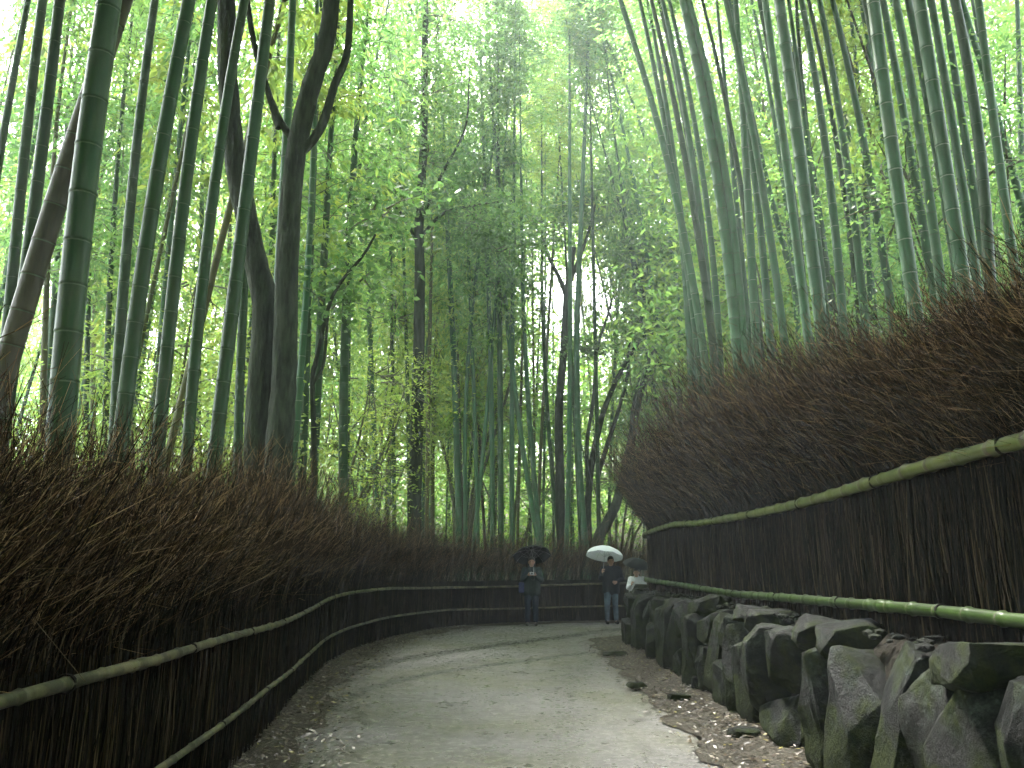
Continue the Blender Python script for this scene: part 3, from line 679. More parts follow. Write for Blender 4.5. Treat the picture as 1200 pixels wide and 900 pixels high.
def filler():
    rs=np.random.RandomState(77); n=0; tries=0; quota={'L':66,'C':62,'R':66}; got={'L':0,'C':0,'R':0}
    labels={'L':'slender bamboo culm deep in the dense grove behind the left fence','C':'far slender bamboo culm deep in the grove beyond the bend','R':'slender bamboo culm deep in the dense grove on the right bank'}
    while tries<20000 and any(got[z]<quota[z] for z in quota):
        tries+=1; Y=rs.uniform(9,50)**1.0; u=rs.uniform(-.72,.72); x=u*Y*1.02
        if got['C']<quota['C'] and rs.rand()<.5: u=rs.uniform(-.2,.14); Y=rs.uniform(27,52); x=u*Y
        elif rs.rand()<.5 and got['R']<quota['R']: u=rs.uniform(.12,.66); Y=rs.uniform(14,40); x=u*Y
        z_='C' if (abs(u+.02)<.17) else ('L' if u<0 else 'R')
        if got[z_]>=quota[z_]: continue
        if z_=='C' and Y<26.5: continue
        if z_=='L' and (left_ok(x,Y)<2.0 or Y<11): continue
        if z_=='R':
            if Y<20 and right_ok(x,Y)<3.0: continue
            if Y>=17.5 and left_ok(x,Y)<1.5: continue
        if min(((x-a)**2+(Y-b)**2) for a,b in USED)<.55: continue
        got[z_]+=1; USED.append((x,Y)); gz=float(ground_z(x,Y)); gap=-.01<x/Y<.17
        lean={'L':rs.normal(.05,.05),'C':rs.normal(0,.035),'R':rs.normal(-.09,.045)}[z_]; cv={'L':.0016,'C':rs.normal(0,.0012),'R':-.003}[z_]
        ly=rs.normal(0,.03); H=rs.uniform(15,23); r=rs.uniform(.038,.065)
        gcut=(.43*Y+1.5-gz)/H
        fx=lambda z,x=x,gz=gz,lean=lean,cv=cv: x+(np.asarray(z,float)-gz)*lean+cv*(np.asarray(z,float)-gz)**2
        fy=lambda z,Y=Y,gz=gz,ly=ly: Y+(np.asarray(z,float)-gz)*ly
        t=rs.rand(); cm=C_PALE if t<.55 else C_GREEN if t<.74 else C_OLIVE if t<.95 else C_BROWN
        add_bamboo('bamboo',fx,fy,gz,H,r,cm,3000+tries,crown=not(gap and gcut>.86),cut=max(.45,gcut) if (gap or (z_!='C' and Y<16)) else (rs.uniform(.14,.32) if z_=='R' else rs.uniform(.24,.38)),sides=6,small=rs.rand()<.3,label=labels[z_],group={'L':'background bamboos of the left grove','C':'background bamboos beyond the bend','R':'background bamboos of the right grove'}[z_],ring=RING_DULL if rs.rand()<.7 else RING,spray=0)
    print('filler',got,tries)
filler()

# ------------------------------------------------------------------ trees
def limb(mb,pts,r0,r1,k=10,jag=.06,n=None):
    P=smooth_path(pts,n or max(8,len(pts)*6)); m_=len(P); tube(mb,P,np.linspace(r0,r1,m_)**1.0,k,jag=jag)
def pix(pts,Y): return [at(px,py,Y) for px,py in pts]
def crown_cloud(blobs,num,seed,leafL=.12,leafW=.07,twigs=True):
    """leaf clumps spread through ellipsoids [(centre, radii)]"""
    rs=np.random.RandomState(seed); mb=MB(); vol=np.array([b[1][0]*b[1][1]*b[1][2] for b in blobs])**.66; vol/=vol.sum(); cs=[];ds=[]
    for (c,r),v in zip(blobs,vol):
        nc=max(3,int(num*v/26)); d=rs.normal(size=(nc,3)); d/=np.linalg.norm(d,axis=1)[:,None]; q=d*(rs.uniform(.25,1,(nc,1))**.6)*np.array(r)
        for p in q:
            cc=np.array(c)+p; sp=rs.uniform(.12,.34); k=rs.randint(14,34)
            cs.append(cc+rs.normal(0,1,(k,3))*sp*np.array([1.3,1.3,.55])); ds.append(rs.normal(0,1,(k,3))*np.array([1,1,.45])+[0,0,-.25])
            if twigs and rs.rand()<.35:
                a=np.array(c)+p*.25; tube(mb,np.array([a,(a+cc)/2+rs.normal(0,.08,3),cc]),np.array([.02,.012,.005]),4,m=1,cap=False)
    c=np.vstack(cs); d=np.vstack(ds); d/=np.linalg.norm(d,axis=1)[:,None]; n=len(c)
    V=leaf_quads(c,d,rs.normal(size=(n,3))+[0,0,1.5],leafL*rs.uniform(.6,1.3,n),leafW*rs.uniform(.7,1.3,n))
    mb.add(V,np.arange(4*n).reshape(-1,4),0); return mb
def tree(name,label,cat,limbs,blobs,num,seed,leaf=L_DARK,k=10,leafL=.14,leafW=.08,group=None):
    b=np.array(limbs[0][0][0]); gz=float(ground_z(b[0],b[1])); base=np.array([b[0],b[1],gz])
    root=empty(name,tuple(base)); tag(root,label,cat,group)
    for i,(pts,r0,r1) in enumerate(limbs):
        P=[np.array(p) for p in pts]
        nm='trunk' if i==0 or (isinstance(label,str) and i==1 and 'twin' in label) else 'limb'
        if nm=='trunk': P=[np.array([P[0][0]-(P[1][0]-P[0][0])*.05,P[0][1],gz-.15])]+P
        mb=MB(); limb(mb,[p-base for p in P],r0,r1,k); mb.obj(nm,[BARK],root)
    if blobs:
        mb=crown_cloud([(np.array(c)-base,r) for c,r in blobs],num,seed,leafL,leafW); mb.obj('crown',[leaf,TWIG],root,smooth=False)
    return root
def bl(px,py,Y,r): return (at(px,py,Y),r)
Yt=9.5
tree('twin_trunk_tree','massive dark tree with twin trunks behind the pale ringed bamboo at left','tree',[
  (pix([(325,560),(333,440),(336,330),(344,200),(362,110),(384,40),(392,-60),(398,-200)],Yt),.165,.09),
  (pix([(300,560),(306,440),(310,360),(296,290),(278,200),(268,110),(265,0),(262,-150)],Yt+.2),.17,.11),
  (pix([(352,180),(376,150),(392,100),(407,60),(412,-20),(420,-120)],Yt),.06,.035),
  (pix([(327,150),(318,120),(300,60),(290,0),(286,-80)],Yt+.1),.045,.03),
  (pix([(345,175),(340,160),(327,140),(318,118)],Yt+.1),.05,.04)],
  [bl(300,-260,Yt,(2.6,2.2,1.5)),bl(430,-220,Yt,(2,2,1.3))],9000,41)
tree('thin_tree','thin dark tree with a curved bough beside the far left culms','tree',[
  (pix([(368,560),(366,450),(371,420),(385,360),(400,330),(425,300),(440,275)],13),.05,.018),
  (pix([(366,450),(378,430),(382,400),(384,370)],13),.03,.02)],
  [bl(420,330,13.2,(.9,.7,.55)),bl(385,360,13.2,(.6,.6,.4)),bl(440,250,13,(.9,.8,.5))],1000,43)
tree('broadleaf_tree','dark straight tree with dense dark foliage beyond the middle of the left fence','tree',[
  (pix([(485,620),(489,480),(492,330),(491,260),(496,180),(498,60),(500,-60)],21),.19,.07),
  (pix([(492,290),(470,250),(440,215),(425,180)],21),.05,.02),(pix([(492,260),(520,200),(545,150),(550,90)],21),.05,.02),
  (pix([(491,280),(520,250),(560,240),(600,235)],21),.05,.02)],
  [bl(500,190,21,(1.2,1.1,.6)),bl(470,235,21,(1.3,1.1,.6)),bl(560,255,21,(1.7,1.2,.8)),bl(600,290,21,(1.1,1,.5)),bl(440,200,21,(1,.9,.5)),bl(500,110,21,(1.6,1.5,1)),bl(520,20,21,(1.4,1.2,.9))],8000,44)
tree('forked_tree','dark tree forking in the bright gap above the two umbrellas','tree',[
  (pix([(658,640),(656,560),(655,480),(660,420),(664,350),(668,320),(672,290)],27.5),.17,.09),
  (pix([(665,350),(655,325),(645,305),(636,280)],27.5),.09,.04),(pix([(668,330),(680,300),(690,270),(700,230)],27.5),.08,.03)],
  [bl(640,262,27.5,(1.6,1.2,.7)),bl(700,240,27.5,(1.8,1.4,.8)),bl(600,330,27.5,(1.3,1,.6)),bl(745,290,27.5,(1.2,1,.7))],3800,45,leafL=.17,leafW=.1)
tree('crooked_tree','dark crooked tree whose long bough bends right below the bright gap','tree',[
  (pix([(690,640),(689,590),(694,540),(705,490),(715,462),(733,425),(748,402)],26.5),.13,.06),
  (pix([(700,560),(712,520),(725,480),(735,440),(738,395),(745,355)],26.6),.08,.03),
  (pix([(689,570),(688,520),(695,470),(700,410),(712,370),(717,350)],26.4),.07,.03)],
  [bl(752,385,26.5,(.8,.8,.5)),bl(690,410,26.5,(.7,.7,.3)),bl(770,340,26.6,(.8,.8,.5))],2200,46,leafL=.16,leafW=.09)
tree('leaning_tree','dark tree leaning right behind the white umbrella and over the fence end','tree',[
  (pix([(700,640),(712,612),(724,585),(738,525),(748,470),(760,430),(768,402)],25.6),.19,.07),(pix([(738,525),(741,480),(750,440)],25.6),.05,.03)],
  [bl(775,370,25.6,(1.1,1,.7)),bl(760,300,25.6,(1.3,1,.8))],2500,47,leafL=.16,leafW=.09)

# mid-storey broadleaf trees and shrubs giving the light green wall of leaves between the culms
def bush(name,label,px,Y,h,w,num,seed,leaf,cat='shrub',group=None,nst=4,leafL=.115,leafW=.045):
    rs=np.random.RandomState(seed); x=(px-600)/F*Y*1.0/CT; gz=float(ground_z(x,Y)); base=np.array([x,Y,gz]); root=empty(name,tuple(base)); tag(root,label,cat,group)
    mb=MB(); tips=[]
    for i in range(nst):
        a=rs.uniform(0,2*PI); t=np.array([math.cos(a)*w*.4,math.sin(a)*w*.4,h*rs.uniform(.7,1)]); limb(mb,[(0,0,-.1),t*.35*np.array([.6,.6,1]),t*.7,t],.035+.004*h,.012,6,n=9); tips+= [t,t*.65]
    mb.obj('stem',[TWIG],root)
    b=[(t,(w*.33,w*.33,h*.18)) for t in tips]+[((0,0,h*.55),(w*.5,w*.5,h*.38))]
    crown_cloud(b,num,seed,leafL,leafW,True).obj('crown',[leaf,TWIG],root,smooth=False); return root
BUSH=[
 ('yellow green leafy shrub behind the left fence near the left picture edge',40,13,4.2,3.2,2600,L_YOUNG),
 ('bright yellow green young tree glowing behind the thick left culms',190,16,6.5,4.4,4200,L_YOUNG),
 ('leafy shrub with pale leaves left of the twin trunk tree',268,14,4.4,2.4,2400,L_YOUNG),
 ('light green young tree right of the twin trunk tree',385,20,7,4.6,4200,L_YOUNG),
 ('yellow green young tree left of the straight dark tree',440,27,9,5,4200,L_YOUNG),
 ('yellow green young tree right of the straight dark tree',545,31,13,6,6000,L_YOUNG),
 ('pale green shrub low behind the black umbrella',600,33,7,6,3600,L_BAMBOO),
 ('mid green shrub behind the crooked tree',720,32,8,6.5,4200,L_BAMBOO),
 ('grey green bushy tree at the far end of the bend',770,29,9,5,4600,L_BAMBOO),
 ('green leafy tree on the bank behind the first right culms',860,24,11,5,5000,L_BAMBOO),
 ('yellow green tree high on the right bank',960,19,9,5,5200,L_YOUNG),
 ('green tree behind the ringed culm on the right bank',1065,16,8.5,4.6,5200,L_BAMBOO),
 ('dark green tree at the right picture edge behind the culms',1180,14,8,4.5,5200,L_BAMBOO)]
for i,(lb,px,Y,h,w,num,lf) in enumerate(BUSH):
    bush('understorey_tree',lb,px,Y,h,w,int(num*1.9),900+i,lf,'young tree','understorey trees in the grove')

# far-off bamboo wood that reads as one mass
def far_wood():
    rs=np.random.RandomState(9); mb=MB(); cs=[];ds=[]
    ncl=4600; sz=[]
    ang=rs.uniform(-1.05,1.05,ncl); R=rs.uniform(50,74,ncl); X=np.sin(ang)*R; Y=np.cos(ang)*R
    G=ground_z(X,Y); hz=rs.uniform(0,1,ncl)**1.1*30
    for x,y,g,h in zip(X,Y,G,hz):
        if abs(x/y-.08)<.06 and .275<(g+h-CAMZ)/y<.37: continue   # an opening in the canopy
        z=g+h; ok=mnoise.noise(Vector((x*.13,y*.13,z*.16)))
        if ok<-.16-.03*max(0,12-h) : continue
        k=rs.randint(34,56); sp=.95; sz.append((k,.42))
        cs.append(np.array([x,y,z])+rs.normal(0,1,(k,3))*np.array([sp,sp,sp*.8])); ds.append(rs.normal(0,1,(k,3))*[1,1,.6]+[0,0,-.5])
    for _ in range(6200):
        a=rs.uniform(-.75,.78); r_=rs.uniform(30,50); x=math.sin(a)*r_; y=math.cos(a)*r_; el=rs.uniform(.16,.86); t=x/y
        lo=.12 if t<.1 else .12
        if el<.40 and rs.rand()<.35: continue
        if el<lo or (t<-.22 and rs.rand()<.45): continue
        z=CAMZ+el*r_*math.cos(a)
        q=mnoise.noise(Vector((x*.17+9,y*.17,z*.2)))
        if q<-.20 or (t<-.28 and q<.05) or (abs(t+.02)<.04 and .64<el<.73) or (abs(t-.08)<.05 and .285<el<.36): continue
        k=rs.randint(34,54); sz.append((k,.30)); cs.append(np.array([x,y,z])+rs.normal(0,1,(k,3))*np.array([.8,.8,.6])); ds.append(rs.normal(0,1,(k,3))*[1,1,.6]+[0,0,-.5])
    for _ in range(1300):
        t=rs.uniform(-.04,.19); r_=rs.uniform(32,50); el=rs.uniform(.13,.85)
        if abs(t-.08)<.05 and .285<el<.36: continue
        k=rs.randint(30,48); sz.append((k,.28)); cs.append(np.array([t*r_,r_,CAMZ+el*r_])+rs.normal(0,1,(k,3))*np.array([.7,.7,.5])); ds.append(rs.normal(0,1,(k,3))*[1,1,.6]+[0,0,-.5])
    for _ in range(3400):
        t=rs.uniform(.17,.78); y=rs.uniform(19,34); x=t*y; el=rs.uniform(.22,.95)
        q=mnoise.noise(Vector((x*.22+3,y*.2,el*5)))
        if q<-.12: continue
        k=rs.randint(34,56); sz.append((k,.23)); cs.append(np.array([x,y,CAMZ+el*y])+rs.normal(0,1,(k,3))*np.array([.6,.6,.45])); ds.append(rs.normal(0,1,(k,3))*[1,1,.6]+[0,0,-.5])
    for _ in range(4400):
        a=rs.uniform(-1.05,1.05); r_=rs.uniform(40,52); x=math.sin(a)*r_; y=math.cos(a)*r_; z=float(ground_z(x,y))+rs.uniform(0,1)**1.3*8
        k=30; sz.append((k,.34)); cs.append(np.array([x,y,z])+rs.normal(0,1,(k,3))*np.array([.8,.8,.5])); ds.append(rs.normal(0,1,(k,3))*[1,1,.6]+[0,0,-.3])
    c=np.vstack(cs); d=np.vstack(ds); d/=np.linalg.norm(d,axis=1)[:,None]; n=len(c)
    V=leaf_quads(c,d,rs.normal(size=(n,3)),np.concatenate([np.full(k,s_) for k,s_ in sz])*rs.uniform(.75,1.3,n),np.concatenate([np.full(k,s_) for k,s_ in sz])*rs.uniform(.24,.42,n)); mb.add(V,np.arange(4*n).reshape(-1,4),0)
    for i in range(260):
        a=rs.uniform(-1.0,1.0); r_=rs.uniform(50,72); x=math.sin(a)*r_; y=math.cos(a)*r_; g=float(ground_z(x,y)); ln=rs.normal(-.05*a*2,.04)
        tube(mb,[(x,y,g-.2),(x+ln*8,y,g+8),(x+ln*22,y,g+20)],[.06,.055,.02],5,m=1,cap=False)
    o=mb.obj('far_bamboo_wood',[L_FAR,C_OLIVE],smooth=False); tag(o,'far bamboo wood closing the view behind all the culms as one leafy mass','bamboo wood',kind='stuff'); print('farwood',n)
far_wood()
def grove_around():
    '''the same bamboo wood goes on behind the camera and overhead on both sides; it shades the path'''
    rs=np.random.RandomState(19); mb=MB(); cs=[];ds=[]
    def clump(x,y,z,k,sp):
        cs.append(np.array([x,y,z])+rs.normal(0,1,(k,3))*np.array([sp,sp,sp*.7])); ds.append(rs.normal(0,1,(k,3))*[1,1,.6]+[0,0,-.5])
    for _ in range(3000):
        a=rs.uniform(.42*PI,1.58*PI); r_=rs.uniform(9,34); x=math.sin(a)*r_; y=math.cos(a)*r_-3; 
        if abs(x)<2.6 and y>-24: continue
        clump(x,y,float(ground_z(x,y))+rs.uniform(.3,21),26,.9)
    for _ in range(1500):
        s=rs.choice([-1,1]); x=s*rs.uniform(3.0,15); y=rs.uniform(-14,9); 
        z=max(10.5,.80*y+3.5)+rs.uniform(0,6.5)+2
        clump(x,y,z,26,.9)
    for _ in range(1300):  # low unseen clumps above the view, added to shade the near ends of both fences
        s=rs.choice([-1,1]); x=s*rs.uniform(2.4,9) if s<0 else rs.uniform(3.4,9); y=rs.uniform(-9,6)
        clump(x,y,max(4.8,.86*y+4.2)+rs.uniform(0,5),26,.7)
    c=np.vstack(cs); d=np.vstack(ds); d/=np.linalg.norm(d,axis=1)[:,None]; n=len(c)
    V=leaf_quads(c,d,rs.normal(size=(n,3)),rs.uniform(.35,.6,n),rs.uniform(.14,.26,n)); mb.add(V,np.arange(4*n).reshape(-1,4),0)
    o=mb.obj('bamboo_canopy_foliage',[L_BAMBOO,TWIG],smooth=False); tag(o,'high leafy bamboo canopy over both sides of the path, low unseen clumps added for shade','bamboo canopy',kind='stuff')
grove_around()

# ------------------------------------------------------------------ people
def capsule(mb,p0,p1,r0,r1,k=10,sx=1.0):
    p0=np.array(p0,float);p1=np.array(p1,float); d=p1-p0; L=np.linalg.norm(d)
    if L<1e-6: d=np.array([0,0,1.]);L=1e-3
    d=d/L; ref=np.array([1,0,0]) if abs(d[0])<.9 else np.array([0,1,0]); A=np.cross(d,ref);A/=np.linalg.norm(A);B=np.cross(d,A)
    rings=[]
    for t in np.linspace(-PI/2,0,4): rings.append((p0+d*r0*math.sin(t),max(r0*math.cos(t),.001)))
    for t in np.linspace(0,PI/2,4): rings.append((p0+d*L+d*r1*math.sin(t),max(r1*math.cos(t),.001)))
    th=np.arange(k)*2*PI/k; V=[]
    for c,r in rings: V.append(c+r*(np.cos(th)[:,None]*A+np.sin(th)[:,None]*B))
    V=np.vstack(V); n=len(rings); i=np.arange(n-1)[:,None]; j=np.arange(k)[None,:]; j2=(j+1)%k
    mb.add(V,np.stack([i*k+j,i*k+j2,(i+1)*k+j2,(i+1)*k+j],-1).reshape(-1,4))
    for e in (0,n-1):
        cc=len(V); mb.add(np.vstack([V[e*k:(e+1)*k],rings[e][0]]),[[(q+1)%k,q,k] if e==0 else [q,(q+1)%k,k] for q in range(k)])
def ellip(mb,c,r,rz=0):
    bm=bmesh.new(); bmesh.ops.create_icosphere(bm,subdivisions=3,radius=1); V=np.array([v.co[:] for v in bm.verts]); Fc=np.array([[v.index for v in f.verts] for f in bm.faces]); bm.free()
    V=V*np.array(r); cz,sz=math.cos(rz),math.sin(rz); V=V@np.array([[cz,sz,0],[-sz,cz,0],[0,0,1]]); mb.add(V+np.array(c),Fc)
def blob(name,mb,m,parent,voxel):
    o=mb.obj(name,[m],parent); r=o.modifiers.new('Remesh','REMESH'); r.mode='VOXEL'; r.voxel_size=voxel; r.use_smooth_shade=True
    s=o.modifiers.new('Smooth','SMOOTH'); s.factor=.5; s.iterations=4; return o
SKIN=simple('skin',(.42,.25,.18),.5,(.36,.2,.14)); HAIR=simple('black_hair',(.012,.01,.01),.4,(.02,.017,.015),sc=(1,1,.2),scale=60)
def cloth(name,c,c2=None): return simple(name,c,.85,c2 or tuple(x*.75 for x in c),scale=25,spec=.2,bstr=.4)
def hand(mb,wrist,dirn,palm_n,thumb_side,s=1.0,curl=.5):
    """palm + five fingers with bends; dirn from wrist to fingers; palm_n: direction the palm faces"""
    w=np.array(wrist,float); d=np.array(dirn,float); d/=np.linalg.norm(d); n=np.array(palm_n,float); n-=d*(n@d); n/=np.linalg.norm(n); t=np.cross(d,n)*thumb_side
    for q in (-.028,-.01,.01,.028): capsule(mb,w+t*q*.7*s,w+d*.085*s+t*q*s,.016*s,.014*s,8)
    for q,l in ((.030,.068),(.011,.078),(-.009,.072),(-.028,.056)):
        a=w+d*.085*s+t*q*s; b=a+(d*math.cos(curl)+n*math.sin(curl))*l*.5*s; c=b+(d*math.cos(curl*2.2)+n*math.sin(curl*2.2))*l*.5*s
        capsule(mb,a,b,.0095*s,.009*s,7); capsule(mb,b,c,.009*s,.007*s,7)
    a=w+d*.02*s+t*.03*s; b=a+(d*.6+t*.7+n*.3)*.042*s; c=b+(d*.9+n*.5+t*.1)*.034*s
    capsule(mb,a,b,.014*s,.011*s,7); capsule(mb,b,c,.011*s,.008*s,7)
def person(label,loc,rz,J,jacket,trousers,shoe,hairlong=False,group=None,sc=1.0,scarf=None):
    """J: joint dict, local frame: +X person's left... front is -Y. z up from the ground"""
    root=empty('person',loc,rz); root.scale=(sc,)*3; tag(root,label,'person',group)
    hip=np.array(J['hip']); ch=np.array(J['chest']); nk=np.array(J['neck']); hd=np.array(J['head'])
    b=MB()
    ellip(b,hd,(.076,.095,.115)); ellip(b,hd+[0,-.03,-.055],(.055,.06,.06)); capsule(b,hd+[0,-.085,.015],hd+[0,-.112,-.022],.010,.016,8)
    for s in(-1,1): ellip(b,hd+[s*.078,.01,-.01],(.014,.024,.034))
    capsule(b,hd+[-.02,-.088,-.055],hd+[.02,-.088,-.055],.010,.010,8)
    capsule(b,nk-[0,0,.05],hd-[0,0,.05],.058,.052,12)
    for q in (-.09,-.03,.03,.09): capsule(b,hip+[q,0,0],ch+[q*1.2,0,0],.095,.10,12)
    for s in (0,1):
        h=np.array(J['hipj'][s]);k=np.array(J['knee'][s]);a=np.array(J['ankle'][s]); capsule(b,h,k,.085,.055,12); capsule(b,k,a,.055,.038,12); capsule(b,a-[0,0,.03],a+[0,-.13,-.045],.038,.03,10)
        sh=np.array(J['sh'][s]);e=np.array(J['elbow'][s]);w=np.array(J['wrist'][s]); capsule(b,nk-[0,0,.07],sh,.06,.055,10); capsule(b,sh,e,.052,.038,10); capsule(b,e,w,.038,.026,10)
        hand(b,w,J['hdir'][s],J['hpalm'][s],J['hth'][s],1.0,J.get('curl',.7))
    blob('body',b,SKIN,root,.009)
    # face details
    m=MB()
    for s in(-1,1): ellip(m,hd+[s*.03,-.089,.008],(.013,.006,.007))
    m.obj('eyes',[HAIR],root)
    h=MB(); ellip(h,hd+[0,.018,.03],(.088,.10,.108)); ellip(h,hd+[0,-.045,.075],(.065,.05,.04))
    if hairlong:
        for q in (-.05,0,.05): capsule(h,hd+[q,.06,0],hd+[q*1.3,.085,-.2],.05,.035,10)
    else: ellip(h,hd+[0,.055,-.02],(.07,.055,.075))
    blob('hair',h,HAIR,root,.012)
    j=MB()
    for q in (-.10,-.035,.035,.10): capsule(j,hip+[q,0,.0],ch+[q*1.25,0,.02],.125,.118,12)
    capsule(j,nk-[0,0,.06],nk+[0,0,.01],.085,.07,12)
    for s in (0,1):
        sh=np.array(J['sh'][s]);e=np.array(J['elbow'][s]);w=np.array(J['wrist'][s]); capsule(j,nk-[0,0,.09],sh,.085,.075,12); capsule(j,sh,e,.074,.060,12); we=e+(w-e)*.93; capsule(j,e,we,.058,.044,12)
    for q in (-.09,0,.09): capsule(j,hip+[q,0,0],hip+[q*1.15,0,-.10],.125,.13,12)
    blob('jacket',j,jacket,root,.014)
    t=MB()
    for s in (0,1):
        h_=np.array(J['hipj'][s]);k=np.array(J['knee'][s]);a=np.array(J['ankle'][s]); capsule(t,h_+[0,0,.05],k,.108,.076,12); capsule(t,k,a+(k-a)*.06,.076,.062,12)
    blob('trousers',t,trousers,root,.013)
    for s in (0,1):
        a=np.array(J['ankle'][s]); f=MB(); capsule(f,[a[0],a[1]+.02,.045],[a[0]+.01*(2*s-1),a[1]-.17,.038],.047,.040,10); capsule(f,[a[0],a[1],.05],[a[0],a[1],.11],.045,.045,10); blob('shoe',f,shoe,root,.010)
    if scarf:
        s_=MB(); capsule(s_,nk+[-.05,-.03,.01],nk+[.05,-.03,.01],.05,.05,10); capsule(s_,nk+[.0,-.07,0],nk+[.01,-.12,-.16],.045,.035,10); blob('scarf',s_,scarf,root,.012)
    return root
def umbrella(label,hub,tilt,R,canopy_mat,grip,drop=.24,group=None):
    """canopy apex at hub; shaft runs to grip"""
    hub=np.array(hub,float); grip=np.array(grip,float); ax=hub-grip; L=np.linalg.norm(ax)
    root=empty('umbrella',tuple(grip)); tag(root,label,'umbrella',group); q=orient(ax); root.rotation_mode='QUATERNION'; root.rotation_quaternion=q
    mb=MB(); ng=8; sub=6; nr=9; 
    th=np.arange(ng*sub)*2*PI/(ng*sub)
    for off in (0,-.004):
        V=[]
        for i in range(nr+1):
            t=i/nr
            for a in th:
                g=abs(((a/(2*PI)*ng)%1)-.5)*2  # 1 at rib, 0 mid gore
                r=R*math.sin(t*1.25)/math.sin(1.25)*(1-.06*(1-g**2)*t); z=L-drop*(1-math.cos(t*1.25))/(1-math.cos(1.25))-.012*(1-g)*t+off
                V.append((r*math.cos(a),r*math.sin(a),z))
        k=ng*sub; i=np.arange(nr)[:,None]; j=np.arange(k)[None,:]; j2=(j+1)%k
        mb.add(V,np.stack([i*k+j,i*k+j2,(i+1)*k+j2,(i+1)*k+j],-1).reshape(-1,4))
    mb.obj('canopy',[canopy_mat],root)
    m=MB(); tube(m,[(0,0,0),(0,0,L*.5),(0,0,L+.05)],[.006,.006,.005],8); m.obj('shaft',[METAL],root)
    m=MB(); P=[(0,0,.08),(0,0,0),(0,0,-.05),(.012,0,-.085),(.04,0,-.1),(.065,0,-.085),(.07,0,-.06)]; tube(m,smooth_path(P,20),.012,8); m.obj('handle',[BLACK],root)
    for i in range(ng):
        a=i*2*PI/ng; m=MB(); P=[(R*math.sin(t*1.25)/math.sin(1.25)*math.cos(a),R*math.sin(t*1.25)/math.sin(1.25)*math.sin(a),L-drop*(1-math.cos(t*1.25))/(1-math.cos(1.25))-.012) for t in np.linspace(0.02,1.02,7)]; tube(m,P,.003,5)
        c=P[3]; tube(m,[(0,0,L-.28),c],.0025,5); m.obj('rib',[METAL],root)
    return root
METAL=simple('umbrella_metal',(.35,.35,.36),.3); METAL.node_tree.nodes['Principled BSDF'].inputs['Metallic'].default_value=.8
BLACK=simple('black_plastic',(.012,.012,.013),.4)
def fabric(name,c,tw):
    m,nt,out=mat(name); d=N(nt,'ShaderNodeBsdfPrincipled'); d.inputs['Base Color'].default_value=(*c,1); d.inputs['Roughness'].default_value=.6; d.inputs['Specular IOR Level'].default_value=.12
    f=noise_n(nt,30); bp=N(nt,'ShaderNodeBump'); bp.inputs['Strength'].default_value=.15; nt.links.new(f,bp.inputs['Height']); nt.links.new(bp.outputs[0],d.inputs['Normal'])
    t=N(nt,'ShaderNodeBsdfTranslucent'); t.inputs[0].default_value=(*c,1); ms=N(nt,'ShaderNodeMixShader'); ms.inputs[0].default_value=tw
    nt.links.new(d.outputs[0],ms.inputs[1]); nt.links.new(t.outputs[0],ms.inputs[2]); nt.links.new(ms.outputs[0],out.inputs[0]); return m
WHITE_F=fabric('white_vinyl',(.82,.85,.86),.4); BLACK_F=fabric('black_nylon',(.006,.009,.009),.05)

# person one: facing the camera, both hands holding a small camera at the chest
x1,y1=.50,22.3
J1=dict(hip=(0,.0,.92),chest=(0,-.01,1.26),neck=(0,-.01,1.44),head=(0,-.045,1.58),
  hipj=[(-.09,0,.88),(.09,0,.88)],knee=[(-.10,-.03,.48),(.09,-.01,.48)],ankle=[(-.11,.02,.09),(.10,.03,.09)],
  sh=[(-.18,0,1.38),(.18,0,1.38)],elbow=[(-.24,-.06,1.12),(.25,-.06,1.12)],wrist=[(-.09,-.27,1.24),(.10,-.27,1.24)],
  hdir=[(.75,-.45,.25),(-.75,-.45,.25)],hpalm=[(.3,.4,.9),(-.3,.4,.9)],hth=[1,-1],curl=.9)
person('person in dark clothes under the black umbrella holding a small camera at chest height',(x1,y1,.014),.0,J1,cloth('dark_green_jacket',(.012,.025,.022)),cloth('navy_trousers',(.012,.02,.035)),cloth('grey_shoes',(.12,.11,.11)),hairlong=True)
m=MB(); 
def boxm(c,h): 
    V=np.array([[sx*h[0],sy*h[1],sz*h[2]] for sx in(-1,1) for sy in(-1,1) for sz in(-1,1)])+np.array(c); return V,[[0,1,3,2],[4,6,7,5],[0,4,5,1],[2,3,7,6],[0,2,6,4],[1,5,7,3]]
cam_root=empty('camera',(x1,y1-.36,1.30)); tag(cam_root,'small pale camera held in both hands under the black umbrella','camera')
V,Fc=boxm((0,0,0),(.055,.018,.035)); m.add(V,Fc); o=m.obj('camera_body',[simple('silver_plastic',(.6,.6,.6),.35)],cam_root,smooth=False); bv=o.modifiers.new('b','BEVEL'); bv.width=.006; bv.segments=3
m=MB(); tube(m,[(0,-.017,0),(0,-.035,0)],.022,16); m.obj('lens',[BLACK],cam_root)
umbrella('open black umbrella tilted back over the person at the left of the far fence',(x1-.0,y1+.10,1.90),0,.50,BLACK_F,(x1+.06,y1-.26,1.22),drop=.17)
# shoulder bag of the first person
bg=empty('shoulder_bag',(x1-.26,y1-.02,.95)); tag(bg,'dark blue shoulder bag hanging at the hip of the person under the black umbrella','bag')
m=MB(); V,Fc=boxm((0,0,0),(.07,.14,.13)); m.add(V,Fc); o=m.obj('bag_body',[cloth('navy_canvas',(.02,.03,.09))],bg,smooth=False); bv=o.modifiers.new('b','BEVEL'); bv.width=.03; bv.segments=3
m=MB(); tube(m,smooth_path([(0,-.10,.11),(.05,-.11,.3),(.14,-.03,.48),(.10,.09,.35),(0,.10,.11)],24),.010,6); m.obj('strap',[cloth('navy_strap',(.015,.02,.05))],bg)

